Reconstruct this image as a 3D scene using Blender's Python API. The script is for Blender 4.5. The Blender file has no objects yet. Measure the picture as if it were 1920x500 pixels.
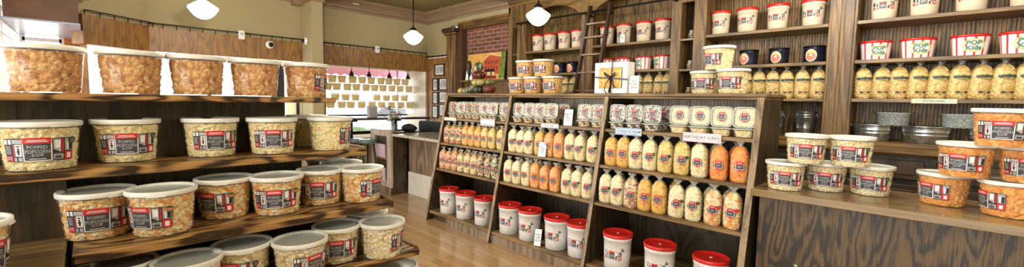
import bpy, math, random
from mathutils import Vector, Matrix, noise
random.seed(7)
PI = math.pi
COL = bpy.context.scene.collection
D = bpy.data

# ------------------------------------------------------------------ camera
F_PX, YAW, PITCH, ROLL, CAM_H = 791.412, 0.787755, 0.0775937, -0.0178701, 1.54
cy_, sy_, cp_, sp_ = math.cos(YAW), math.sin(YAW), math.cos(PITCH), math.sin(PITCH)
FWD = Vector((sy_*cp_, cy_*cp_, -sp_)); RGT = Vector((cy_, -sy_, 0)); DWN = FWD.cross(RGT)
cr_, sr_ = math.cos(ROLL), math.sin(ROLL)
CX = cr_*RGT + sr_*DWN; CYD = -sr_*RGT + cr_*DWN
CAM = Vector((0, 0, CAM_H))
cam = D.objects.new('camera', D.cameras.new('camera')); COL.objects.link(cam)
cam.data.sensor_width = 36; cam.data.lens = F_PX/1920*36; cam.data.clip_start = .05
cam.matrix_world = Matrix(((CX.x, -CYD.x, -FWD.x, 0), (CX.y, -CYD.y, -FWD.y, 0), (CX.z, -CYD.z, -FWD.z, CAM_H), (0, 0, 0, 1)))
bpy.context.scene.camera = cam
def ray(x, y): return CX*((x-960)/F_PX) + CYD*((y-250)/F_PX) + FWD
def onz(x, y, z): r = ray(x, y); return CAM + r*((z-CAM_H)/r.z)
def onx(x, y, X): r = ray(x, y); return CAM + r*(X/r.x)
def ony(x, y, Y): r = ray(x, y); return CAM + r*(Y/r.y)
def face_cam(x, y, off=0): return math.atan2(-x, y) + math.radians(off)

# ------------------------------------------------------------------ materials
def lin(c):
    c = c/255.0
    return c/12.92 if c <= .04045 else ((c+.055)/1.055)**2.4
def rgb(r, g, b): return (lin(r), lin(g), lin(b), 1)
MATS = {}
class NT:
    def __init__(s, name):
        s.m = D.materials.new(name); s.m.use_nodes = True; s.t = s.m.node_tree; s.n = s.t.nodes; s.n.clear()
        s.out = s.n.new('ShaderNodeOutputMaterial')
    def add(s, kind, **kw):
        nd = s.n.new('ShaderNode'+kind)
        for k, v in kw.items():
            if k.startswith('i_'):
                nd.inputs[k[2:].replace('_', ' ')].default_value = v
            else: setattr(nd, k, v)
        return nd
    def link(s, a, b): s.t.links.new(a, b)
    def math(s, op, a, b=None):
        nd = s.n.new('ShaderNodeMath'); nd.operation = op
        for i, v in enumerate((a, b)):
            if v is None: continue
            if isinstance(v, (int, float)): nd.inputs[i].default_value = v
            else: s.link(v, nd.inputs[i])
        return nd.outputs[0]
    def ramp(s, fac, stops, interp='LINEAR'):
        nd = s.n.new('ShaderNodeValToRGB'); nd.color_ramp.interpolation = interp
        els = nd.color_ramp.elements
        while len(els) > 1: els.remove(els[-1])
        els[0].position, els[0].color = stops[0]
        for p, c in stops[1:]:
            e = els.new(p); e.color = c
        s.link(fac, nd.inputs[0]); return nd.outputs[0]
    def coords(s, scale=(1, 1, 1), kind='Object', rot=(0, 0, 0)):
        tc = s.n.new('ShaderNodeTexCoord'); mp = s.n.new('ShaderNodeMapping')
        mp.inputs['Scale'].default_value = scale; mp.inputs['Rotation'].default_value = rot
        s.link(tc.outputs[kind], mp.inputs[0]); return mp.outputs[0]
    def bump(s, h, strength=.4, dist=.01):
        b = s.n.new('ShaderNodeBump'); b.inputs['Strength'].default_value = strength; b.inputs['Distance'].default_value = dist
        s.link(h, b.inputs['Height']); return b.outputs[0]
    def bsdf(s, color=None, rough=.5, metal=0, normal=None, spec=.5, **kw):
        b = s.n.new('ShaderNodeBsdfPrincipled')
        b.inputs['Roughness'].default_value = rough; b.inputs['Metallic'].default_value = metal
        b.inputs['Specular IOR Level'].default_value = spec
        if color is not None:
            if isinstance(color, tuple): b.inputs['Base Color'].default_value = color
            else: s.link(color, b.inputs['Base Color'])
        if normal is not None: s.link(normal, b.inputs['Normal'])
        for k, v in kw.items(): b.inputs[k.replace('_', ' ')].default_value = v
        s.link(b.outputs[0], s.out.inputs[0]); return b

def plain(name, col, rough=.5, metal=0, emit=0, noise_amt=.06, scale=12, spec=.5):
    if name in MATS: return MATS[name]
    t = NT(name)
    n = t.add('TexNoise'); t.link(t.coords(), n.inputs['Vector']); n.inputs['Scale'].default_value = scale
    a = tuple(c*(1-noise_amt) for c in col[:3])+(1,); b = tuple(min(1, c*(1+noise_amt)) for c in col[:3])+(1,)
    c = t.ramp(n.outputs['Fac'], [(.3, a), (.7, b)])
    bs = t.bsdf(c, rough, metal, spec=spec)
    if emit:
        bs.inputs['Emission Color'].default_value = col; bs.inputs['Emission Strength'].default_value = emit
    MATS[name] = t.m; return t.m

def wood(name, light, dark, axis='z', rough=.45, rings=9., ringmix=.45, fiber=.35, size=1.0, warp=1.0, stretch=.13):
    """oak: contour lines of a stretched noise make cathedral grain, a finer stretched noise the pores; axis = along the grain"""
    if name in MATS: return MATS[name]
    t = NT(name)
    def k(v, q): return {'x': (q*v, v, v), 'y': (v, q*v, v), 'z': (v, v, q*v)}[axis]
    n1 = t.add('TexNoise', noise_dimensions='3D'); t.link(t.coords(k(4.2/size, stretch)), n1.inputs['Vector'])
    n1.inputs['Scale'].default_value = 1; n1.inputs['Detail'].default_value = 1.2; n1.inputs['Distortion'].default_value = .2*warp
    nj = t.add('TexNoise'); t.link(t.coords(k(38, .22)), nj.inputs['Vector']); nj.inputs['Scale'].default_value = 1; nj.inputs['Detail'].default_value = 2
    s = t.math('MULTIPLY', n1.outputs['Fac'], rings*12)
    s = t.math('ADD', s, t.math('MULTIPLY', nj.outputs['Fac'], 3.2*warp))
    s = t.math('SINE', s)
    s = t.math('MULTIPLY', t.math('ADD', s, 1), .5)
    s = t.math('POWER', s, 1.8)
    n2 = t.add('TexNoise'); t.link(t.coords(k(170, .03)), n2.inputs['Vector']); n2.inputs['Scale'].default_value = 1; n2.inputs['Detail'].default_value = 3
    n3 = t.add('TexNoise'); t.link(t.coords(k(2.2, .5)), n3.inputs['Vector'])
    f = t.math('ADD', t.math('MULTIPLY', s, ringmix), t.math('MULTIPLY', t.math('SUBTRACT', n2.outputs['Fac'], .5), fiber*3.2))
    f = t.math('ADD', f, t.math('MULTIPLY', n3.outputs['Fac'], .35))
    mid = tuple((a+b)/2 for a, b in zip(light, dark))
    c = t.ramp(f, [(.1, light), (.42, mid), (.80, dark)])
    t.bsdf(c, rough, normal=t.bump(f, .12, .003))
    MATS[name] = t.m; return t.m

def popcorn_mat(name, cols, scale=60, glow=False):
    """cols: list of (weight, colour) picked at random per kernel"""
    if name in MATS: return MATS[name]
    t = NT(name)
    co = t.coords((1, 1, 1))
    v = t.add('TexVoronoi'); t.link(co, v.inputs['Vector']); v.inputs['Scale'].default_value = scale
    sep = t.add('SeparateColor'); t.link(v.outputs['Color'], sep.inputs[0])
    tot = sum(w for w, _ in cols); acc = 0; stops = []
    for w, c in cols:
        stops.append((acc/tot, c)); acc += w
    c = t.ramp(sep.outputs[0], stops, 'CONSTANT')
    # gap shade painted in: colour darkens towards the edge of each kernel
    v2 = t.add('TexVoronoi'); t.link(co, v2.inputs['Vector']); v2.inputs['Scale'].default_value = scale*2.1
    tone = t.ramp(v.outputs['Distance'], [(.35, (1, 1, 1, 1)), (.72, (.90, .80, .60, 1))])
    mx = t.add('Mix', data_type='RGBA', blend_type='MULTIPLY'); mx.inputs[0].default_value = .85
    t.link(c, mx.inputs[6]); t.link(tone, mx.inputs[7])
    h = t.math('ADD', t.math('MULTIPLY', v.outputs['Distance'], -1.), t.math('MULTIPLY', v2.outputs['Distance'], -.5))
    b = t.bsdf(mx.outputs[2], .75, normal=t.bump(h, .9, .009), spec=.25)
    if glow:
        tl = t.add('BsdfTranslucent'); t.link(c, tl.inputs[0]); ms = t.add('MixShader'); ms.inputs[0].default_value = .75
        t.link(b.outputs[0], ms.inputs[1]); t.link(tl.outputs[0], ms.inputs[2]); t.link(ms.outputs[0], t.out.inputs[0])
    MATS[name] = t.m; return t.m

def clear(name, tint=(1, 1, 1, 1), haze=.12, gloss=.12, rough=.12, wrinkle=0, hazecol=(.9, .9, .88, 1), fres=.35):
    """thin clear plastic or glass: see-through film with a little white haze and a glossy skin"""
    if name in MATS: return MATS[name]
    t = NT(name)
    tr = t.add('BsdfTransparent'); tr.inputs[0].default_value = tint
    df = t.add('BsdfDiffuse'); df.inputs[0].default_value = hazecol
    gl = t.add('BsdfGlossy'); gl.inputs['Roughness'].default_value = rough
    if wrinkle:
        n = t.add('TexNoise'); t.link(t.coords((1, 1, .45)), n.inputs['Vector']); n.inputs['Scale'].default_value = wrinkle; n.inputs['Detail'].default_value = 3
        t.link(t.bump(n.outputs['Fac'], .9, .02), gl.inputs['Normal'])
    fr = t.add('LayerWeight'); fr.inputs['Blend'].default_value = .25
    m1 = t.add('MixShader'); m1.inputs[0].default_value = haze; t.link(tr.outputs[0], m1.inputs[1]); t.link(df.outputs[0], m1.inputs[2])
    m2 = t.add('MixShader'); t.link(m1.outputs[0], m2.inputs[1]); t.link(gl.outputs[0], m2.inputs[2])
    f = t.math('ADD', t.math('MULTIPLY', fr.outputs['Facing'], fres), gloss)
    t.link(f, m2.inputs[0]); t.link(m2.outputs[0], t.out.inputs[0])
    MATS[name] = t.m; return t.m

W_DARK = wood('dark_plywood', rgb(76, 61, 39), rgb(32, 25, 15), 'z', rings=5, ringmix=.45, size=.9, stretch=.2)
W_SHELFX = wood('oak_shelf_x', rgb(176, 132, 80), rgb(50, 34, 20), 'x', rough=.32, rings=3, ringmix=.75, size=.38, stretch=.22)
W_SHELFY = wood('oak_shelf_y', rgb(140, 114, 74), rgb(78, 58, 34), 'y', rough=.4, rings=4)
W_OAKZ = wood('oak_post', rgb(132, 101, 54), rgb(62, 44, 21), 'z', rings=3.2, fiber=.5)
W_OAKY = wood('oak_rail', rgb(136, 103, 54), rgb(68, 48, 23), 'y', rings=3.2, fiber=.5)
W_BEAD = wood('beadboard_oak', rgb(140, 109, 60), rgb(56, 41, 20), 'z', rings=3, size=.35, fiber=.5)
W_BAND = wood('oak_valance', rgb(152, 110, 56), rgb(92, 60, 27), 'z', rings=4, ringmix=.30, size=.7, stretch=.25, fiber=.4)
W_BANDW = wood('oak_wall', rgb(170, 124, 70), rgb(106, 70, 34), 'z', rings=4)
W_CTR = wood('counter_front', rgb(100, 80, 50), rgb(34, 26, 16), 'z', rings=5.5, ringmix=.78, size=.75, warp=1.8, stretch=.24, fiber=.6)
W_TOP = wood('counter_top', rgb(146, 122, 84), rgb(114, 92, 60), 'y', rough=.16, rings=3, ringmix=.25)
W_PALE = wood('pale_frame_wood', rgb(202, 188, 170), rgb(150, 134, 114), 'z', rings=3)
W_GREY = wood('weathered_oak', rgb(146, 126, 102), rgb(80, 66, 50), 'z', rings=4)
W_BULK = plain('red_brown_panel', rgb(92, 58, 36), .5, scale=6, noise_amt=.2)
WHITE_PL = plain('white_lid_plastic', rgb(226, 226, 218), .35)
GREY_LID = clear('frosted_lid', haze=.62, gloss=.12, rough=.22, hazecol=rgb(206, 210, 204))
TUB_PL = clear('tub_plastic', haze=.09, gloss=.02, fres=.2, rough=.10, hazecol=rgb(225, 220, 205))
FILM = clear('bag_film', haze=.04, gloss=.05, rough=.18, wrinkle=38)
FILM_T = clear('bag_film_top', haze=.22, gloss=.12, rough=.15, wrinkle=60)
CLAM = clear('clamshell_plastic', haze=.04, gloss=.035, rough=.12)
CLAM_RIM = plain('clamshell_rim', rgb(188, 190, 180), .3)
RED_LID = plain('red_lid', rgb(200, 38, 30), .35)
BIN_W = None
BLACK = plain('black_print', rgb(28, 26, 28), .5)
DGREY = plain('charcoal_print', rgb(62, 62, 66), .5, noise_amt=.25, scale=60)
RED = plain('red_print', rgb(206, 44, 44), .45)
WHITE = plain('white_print', rgb(232, 230, 228), .45)
LGREY = plain('light_grey_print', rgb(170, 170, 172), .5, noise_amt=.3, scale=90)
GREEN = plain('green_print', rgb(36, 84, 48), .5)
TEAL = plain('teal_print', rgb(72, 122, 122), .5)
ORANGE = plain('orange_print', rgb(214, 110, 50), .5)
YELLOW = plain('yellow_print', rgb(222, 196, 70), .5)
BROWNP = plain('brown_print', rgb(92, 74, 52), .5)
PINK = plain('pink_print', rgb(232, 196, 204), .5)
BLUEP = plain('blue_print', rgb(150, 176, 206), .5)
INK = plain('grey_ink', rgb(90, 92, 100), .6)
METAL_BK = plain('black_iron', rgb(34, 30, 28), .4, .6)
STEEL = plain('brushed_steel', rgb(150, 150, 148), .35, .9)

def galv():
    t = NT('galvanized_steel')
    v = t.add('TexVoronoi'); t.link(t.coords((1, 1, 1)), v.inputs['Vector']); v.inputs['Scale'].default_value = 60
    sep = t.add('SeparateColor'); t.link(v.outputs['Color'], sep.inputs[0])
    c = t.ramp(sep.outputs[0], [(0, rgb(150, 156, 156)), (1, rgb(196, 200, 198))])
    t.bsdf(c, .24, .9); return t.m
GALV = galv()
def emboss():
    t = NT('embossed_tin')
    v = t.add('TexVoronoi', feature='DISTANCE_TO_EDGE'); t.link(t.coords((1, 1, 1)), v.inputs['Vector']); v.inputs['Scale'].default_value = 42
    c = t.ramp(v.outputs['Distance'], [(.02, rgb(150, 160, 158)), (.18, rgb(186, 194, 192))])
    t.bsdf(c, .5, .1, normal=t.bump(v.outputs['Distance'], .5, .008)); return t.m
EMB = emboss()

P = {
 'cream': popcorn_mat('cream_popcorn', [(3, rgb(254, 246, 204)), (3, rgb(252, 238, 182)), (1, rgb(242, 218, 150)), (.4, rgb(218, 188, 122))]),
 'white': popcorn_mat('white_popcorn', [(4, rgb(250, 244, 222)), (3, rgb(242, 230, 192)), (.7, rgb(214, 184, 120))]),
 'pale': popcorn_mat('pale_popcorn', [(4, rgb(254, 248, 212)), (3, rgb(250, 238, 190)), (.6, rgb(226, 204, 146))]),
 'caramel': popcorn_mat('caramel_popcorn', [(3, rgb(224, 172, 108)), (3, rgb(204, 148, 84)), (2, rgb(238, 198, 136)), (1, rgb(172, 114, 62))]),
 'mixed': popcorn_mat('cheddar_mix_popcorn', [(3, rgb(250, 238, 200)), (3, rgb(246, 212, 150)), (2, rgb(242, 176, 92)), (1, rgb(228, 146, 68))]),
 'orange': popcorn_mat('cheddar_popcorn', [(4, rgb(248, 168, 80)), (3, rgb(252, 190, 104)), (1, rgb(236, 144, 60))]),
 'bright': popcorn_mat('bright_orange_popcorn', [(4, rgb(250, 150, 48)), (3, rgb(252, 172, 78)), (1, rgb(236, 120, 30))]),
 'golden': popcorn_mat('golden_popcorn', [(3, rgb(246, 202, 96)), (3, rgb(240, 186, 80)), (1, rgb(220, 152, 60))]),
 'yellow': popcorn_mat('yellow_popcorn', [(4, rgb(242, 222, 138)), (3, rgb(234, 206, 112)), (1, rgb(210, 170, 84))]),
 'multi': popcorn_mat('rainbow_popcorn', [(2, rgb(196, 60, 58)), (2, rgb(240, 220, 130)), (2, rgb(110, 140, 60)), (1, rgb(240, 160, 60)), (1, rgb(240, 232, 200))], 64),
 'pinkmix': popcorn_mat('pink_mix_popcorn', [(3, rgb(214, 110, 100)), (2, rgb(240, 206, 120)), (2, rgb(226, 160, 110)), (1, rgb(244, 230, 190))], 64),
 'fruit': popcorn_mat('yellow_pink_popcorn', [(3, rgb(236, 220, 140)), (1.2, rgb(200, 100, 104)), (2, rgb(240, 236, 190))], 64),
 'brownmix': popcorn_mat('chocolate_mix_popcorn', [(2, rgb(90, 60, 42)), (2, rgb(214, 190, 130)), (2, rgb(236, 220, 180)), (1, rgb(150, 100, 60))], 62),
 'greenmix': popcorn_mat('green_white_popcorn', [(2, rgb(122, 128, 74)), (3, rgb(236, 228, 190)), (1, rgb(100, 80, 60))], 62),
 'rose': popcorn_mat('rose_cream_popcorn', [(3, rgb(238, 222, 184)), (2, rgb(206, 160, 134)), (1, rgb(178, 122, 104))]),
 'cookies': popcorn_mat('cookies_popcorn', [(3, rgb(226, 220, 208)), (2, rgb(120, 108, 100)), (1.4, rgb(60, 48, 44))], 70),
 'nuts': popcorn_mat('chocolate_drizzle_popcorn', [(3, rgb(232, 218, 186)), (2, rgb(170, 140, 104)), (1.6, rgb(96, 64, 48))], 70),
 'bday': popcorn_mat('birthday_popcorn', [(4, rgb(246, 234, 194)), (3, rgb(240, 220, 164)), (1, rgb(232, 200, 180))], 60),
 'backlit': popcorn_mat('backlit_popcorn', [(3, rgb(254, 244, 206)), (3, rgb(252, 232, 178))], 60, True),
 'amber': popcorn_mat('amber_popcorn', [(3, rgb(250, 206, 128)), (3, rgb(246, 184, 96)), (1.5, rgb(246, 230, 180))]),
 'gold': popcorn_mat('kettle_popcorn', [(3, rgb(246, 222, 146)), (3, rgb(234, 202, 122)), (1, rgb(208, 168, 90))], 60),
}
def bin_mat():
    t = NT('frosted_bin')
    n = t.add('TexVoronoi'); t.link(t.coords(), n.inputs['Vector']); n.inputs['Scale'].default_value = 40
    sep = t.add('SeparateColor'); t.link(n.outputs['Color'], sep.inputs[0])
    c = t.ramp(sep.outputs[0], [(0, rgb(222, 226, 230)), (1, rgb(240, 240, 236))])
    t.bsdf(c, .35); return t.m
BIN_W = bin_mat()
BIN_C = plain('cream_bucket', rgb(222, 208, 182), .22)

# ------------------------------------------------------------------ mesh builder
class MB:
    def __init__(s): s.v = []; s.f = []; s.mi = []; s.mats = []; s.sm = []
    def _m(s, m):
        if m not in s.mats: s.mats.append(m)
        return s.mats.index(m)
    def add(s, vs, fs, m, smooth=False, mtx=None):
        o = len(s.v)
        s.v += [tuple(mtx @ Vector(v)) if mtx else tuple(v) for v in vs]
        k = s._m(m)
        for f in fs: s.f.append(tuple(o+i for i in f)); s.mi.append(k); s.sm.append(smooth)
        return s
    def box(s, a, b, m, bev=.0, mtx=None):
        x0, y0, z0 = [min(p, q) for p, q in zip(a, b)]; x1, y1, z1 = [max(p, q) for p, q in zip(a, b)]
        e = min(bev, (x1-x0)/2.2, (y1-y0)/2.2, (z1-z0)/2.2)
        if e <= 0:
            vs = [(x, y, z) for x in (x0, x1) for y in (y0, y1) for z in (z0, z1)]
            fs = [(0, 1, 3, 2), (4, 6, 7, 5), (0, 4, 5, 1), (2, 3, 7, 6), (0, 2, 6, 4), (1, 5, 7, 3)]
            return s.add(vs, fs, m, False, mtx)
        vs = []; idx = {}
        for i, X in enumerate((x0, x1)):
            for j, Y in enumerate((y0, y1)):
                for k, Z in enumerate((z0, z1)):
                    sx, sy, sz = (1, -1)[i], (1, -1)[j], (1, -1)[k]
                    idx[i, j, k, 0] = len(vs); vs.append((X, Y+sy*e, Z+sz*e))
                    idx[i, j, k, 1] = len(vs); vs.append((X+sx*e, Y, Z+sz*e))
                    idx[i, j, k, 2] = len(vs); vs.append((X+sx*e, Y+sy*e, Z))
        fs = []
        for i in (0, 1): fs.append([idx[i, 0, 0, 0], idx[i, 0, 1, 0], idx[i, 1, 1, 0], idx[i, 1, 0, 0]])
        for j in (0, 1): fs.append([idx[0, j, 0, 1], idx[0, j, 1, 1], idx[1, j, 1, 1], idx[1, j, 0, 1]])
        for k in (0, 1): fs.append([idx[0, 0, k, 2], idx[0, 1, k, 2], idx[1, 1, k, 2], idx[1, 0, k, 2]])
        for a_ in (0, 1):
            for b_ in (0, 1):
                fs.append([idx[a_, b_, 0, 0], idx[a_, b_, 1, 0], idx[a_, b_, 1, 1], idx[a_, b_, 0, 1]])
                fs.append([idx[a_, 0, b_, 0], idx[a_, 1, b_, 0], idx[a_, 1, b_, 2], idx[a_, 0, b_, 2]])
                fs.append([idx[0, a_, b_, 1], idx[1, a_, b_, 1], idx[1, a_, b_, 2], idx[0, a_, b_, 2]])
                for c_ in (0, 1): fs.append([idx[a_, b_, c_, 0], idx[a_, b_, c_, 1], idx[a_, b_, c_, 2]])
        c = Vector(((x0+x1)/2, (y0+y1)/2, (z0+z1)/2)); out = []
        for f in fs:
            p = [Vector(vs[i]) for i in f]; n = (p[1]-p[0]).cross(p[2]-p[0]); m_ = sum(p, Vector())/len(p)
            out.append(tuple(f) if n.dot(m_-c) > 0 else tuple(reversed(f)))
        return s.add(vs, out, m, False, mtx)
    def prism(s, poly, vec, m, mtx=None):
        """poly: 3-D points of a planar outline, extruded along vec"""
        n = len(poly); vec = Vector(vec)
        vs = [Vector(p) for p in poly]+[Vector(p)+vec for p in poly]
        nrm = Vector()
        for i in range(n): nrm += Vector(poly[i]).cross(Vector(poly[(i+1) % n]))
        fs = [tuple(range(n)), tuple(range(2*n-1, n-1, -1))]+[(i, n+i, n+(i+1) % n, (i+1) % n) for i in range(n)]
        if nrm.dot(vec) > 0: fs = [tuple(reversed(f)) for f in fs]
        return s.add(vs, fs, m, False, mtx)
    def surf(s, nu, nv, fn, m, cu=False, smooth=True, mtx=None, flip=False):
        vs = [fn(i/nu, j/nv) for j in range(nv+1) for i in range(nu if cu else nu+1)]
        w = nu if cu else nu+1; fs = []
        for j in range(nv):
            for i in range(nu):
                a, b = j*w+i, j*w+(i+1) % w; q = (a, b, b+w, a+w)
                fs.append(tuple(reversed(q)) if flip else q)
        return s.add(vs, fs, m, smooth, mtx)
    def lathe(s, prof, m, n=32, smooth=True, mtx=None, sx=1, sy=1, c=(0, 0), ribs=0, ramp=0):
        vs = []; fs = []
        for (r, z) in prof:
            for i in range(n):
                a = 2*PI*i/n; rr = r*(1+ramp*math.cos(ribs*a)) if ribs else r
                vs.append((c[0]+sx*rr*math.cos(a), c[1]+sy*rr*math.sin(a), z))
        for j in range(len(prof)-1):
            for i in range(n):
                a, b = j*n+i, j*n+(i+1) % n; fs.append((a, b, b+n, a+n))
        if prof[0][0] > 1e-4: fs.append(tuple(range(n-1, -1, -1)))
        if prof[-1][0] > 1e-4: fs.append(tuple(range((len(prof)-1)*n, len(prof)*n)))
        return s.add(vs, fs, m, smooth, mtx)
    def tube(s, pts, r, m, n=8):
        pts = [Vector(p) for p in pts]; vs = []; fs = []
        for i, p in enumerate(pts):
            d = (pts[min(i+1, len(pts)-1)]-pts[max(i-1, 0)]).normalized()
            u = d.cross(Vector((0, 0, 1)));
            if u.length < .05: u = d.cross(Vector((1, 0, 0)))
            u.normalize(); w = d.cross(u); rr = r[i] if isinstance(r, (list, tuple)) else r
            for k in range(n):
                a = 2*PI*k/n; vs.append(p+u*rr*math.cos(a)+w*rr*math.sin(a))
        for i in range(len(pts)-1):
            for k in range(n):
                a, b = i*n+k, i*n+(k+1) % n; fs.append((a, b, b+n, a+n))
        fs.append(tuple(range(n-1, -1, -1))); fs.append(tuple(range((len(pts)-1)*n, len(pts)*n)))
        return s.add(vs, fs, m, True)
    def mesh(s, name):
        me = D.meshes.new(name); me.from_pydata(s.v, [], s.f)
        for m in s.mats: me.materials.append(m)
        me.polygons.foreach_set('material_index', s.mi); me.polygons.foreach_set('use_smooth', s.sm)
        me.update(); return me
    def build(s, name, parent=None, loc=None, rot=None):
        o = D.objects.new(name, s.mesh(name)); COL.objects.link(o)
        if parent: o.parent = parent
        if loc: o.location = loc
        if rot: o.rotation_euler = rot
        return o
def tag(o, label=None, cat=None, group=None, kind=None):
    if label: o['label'] = label
    if cat: o['category'] = cat
    if group: o['group'] = group
    if kind: o['kind'] = kind
    return o
def empty(name, loc=(0, 0, 0), rz=0, label=None, cat=None, group=None):
    o = D.objects.new(name, None); COL.objects.link(o); o.location = loc; o.rotation_euler = (0, 0, rz); o.empty_display_size = .05
    return tag(o, label, cat, group)
def struct(mb, name, label=None): return tag(mb.build(name), label, kind='structure')
KIDS = {}
def children(o): return [c for c in D.objects if c.parent == o]
def dup(root, parent=None):
    c = root.copy(); COL.objects.link(c); c.parent = parent
    if root.name not in KIDS: KIDS[root.name] = children(root)
    for ch in KIDS[root.name]: dup(ch, c)
    return c
PROTO = {}
def place(key, maker, loc, rz, label, cat, group, rot=None):
    """first use builds the thing, later uses copy it and its parts"""
    if key not in PROTO:
        r = maker(); PROTO[key] = r
    else: r = dup(PROTO[key])
    r.location = loc; r.rotation_euler = rot if rot else (0, 0, rz)
    return tag(r, label, cat, group)

FONTC = {}
def text_tris(txt, bold=.0):
    if (txt, bold) in FONTC: return FONTC[txt, bold]
    cu = D.curves.new('t', 'FONT'); cu.body = txt; cu.align_x = 'CENTER'; cu.align_y = 'CENTER'; cu.offset = bold; cu.resolution_u = 2
    ob = D.objects.new('t', cu); COL.objects.link(ob); bpy.context.view_layer.update()
    me = D.meshes.new_from_object(ob.evaluated_get(bpy.context.evaluated_depsgraph_get()))
    r = ([(v.co.x, v.co.y) for v in me.vertices], [tuple(p.vertices) for p in me.polygons])
    D.objects.remove(ob); D.meshes.remove(me); D.curves.remove(cu)
    FONTC[txt, bold] = r; return r
def text_on(mb, txt, m, fn, size, cu=0, cv=0, bold=0., sx=1.):
    """fn maps (u, v) in metres on a surface to a 3-D point"""
    v, f = text_tris(txt, bold)
    mb.add([fn(cu+x*size*sx, cv+y*size) for x, y in v], f, m)

# ------------------------------------------------------------------ popcorn tub
R_TOP, R_BOT, TUB_H = .118, .099, .188
def tub_r(z): return R_BOT+(R_TOP-.006-R_BOT)*min(1, z/.15)
def lumpy(p, amp, sc):
    d = noise.voronoi(Vector(p)*sc)[0][0]
    return (0.45-d)*amp
def label_panels(mb, fn, hw, hh, rich=True):
    """the shop's wrap label: fn(u, v, lift) with u in -hw..hw and v in -hh..hh metres"""
    def pan(u0, u1, v0, v1, m, l):
        n = max(1, int(abs(u1-u0)*16))
        a, b = -hw+u0*2*hw, -hw+u1*2*hw; c, d = -hh+v0*2*hh, -hh+v1*2*hh
        mb.surf(n, 1, lambda i, j: fn(a+(b-a)*i, c+(d-c)*j, l), m, smooth=False)
    pan(0, 1, 0, 1, BLACK, 0)
    e = .0005
    pan(.01, .125, .76, .96, WHITE, e); pan(.01, .125, .3, .72, DGREY, e); pan(.005, .125, .02, .27, RED, e)
    pan(.14, .27, .78, .96, LGREY, e); pan(.143, .163, .24, .72, RED, e); pan(.17, .265, .24, .75, WHITE, e); pan(.145, .265, .03, .19, LGREY, e)
    pan(.275, .665, .01, .99, WHITE, e); pan(.295, .645, .05, .8, DGREY, 2*e); pan(.285, .655, .78, 1.03, RED, 3*e)
    pan(.68, .79, .34, .96, LGREY, e); pan(.70, .78, .56, .90, WHITE, 2*e); pan(.68, .83, .05, .29, LGREY, e); pan(.70, .80, .09, .2, DGREY, 2*e)
    pan(.805, .832, .36, .95, RED, e)
    pan(.85, .985, .42, .97, LGREY, e); pan(.88, .91, .45, .8, WHITE, 2*e); pan(.925, .975, .45, .82, BLACK, 2*e)
    pan(.845, .995, .02, .38, RED, e); pan(.885, .955, .08, .31, WHITE, 2*e)
    if rich:
        for k, (v, w) in enumerate(((.93, .24), (.865, .28))): pan(.47-w/2, .47+w/2, v-.014, v+.014, WHITE, 4*e)
        for k, v in enumerate((.67, .61, .55, .49, .43, .37)): pan(.03, .105, v-.012, v+.012, LGREY, 2*e)
        for v in (.2, .12): pan(.03, .105, v-.015, v+.015, PINK, 2*e)
        mid = lambda u, v: fn(-hw+.47*2*hw+u, v, 3.5*e)
        text_on(mb, 'POPPED', LGREY, mid, hh*.42, 0, hh*.22, .02, .8)
        text_on(mb, 'POPCORN', LGREY, mid, hh*.42, 0, -hh*.16, .02, .75)
        text_on(mb, 'SHOP', LGREY, mid, hh*.32, 0, -hh*.46, .02, .9)
        pan(.36, .58, .10, .125, WHITE, 3*e)
        pan(.205, .23, .3, .6, BLACK, 2*e); pan(.19, .245, .42, .47, BLACK, 2*e); pan(.19, .245, .64, .69, BLACK, 2*e)
        a0 = fn(-hw+.68*2*hw, -hh+.5*2*hh, 3*e); b0 = fn(-hw+.795*2*hw, -hh+.36*2*hh, 3*e); c0 = fn(-hw+.68*2*hw, -hh+.35*2*hh, 3*e)
        mb.add([a0, c0, b0], [(0, 1, 2)], BLACK)
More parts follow.
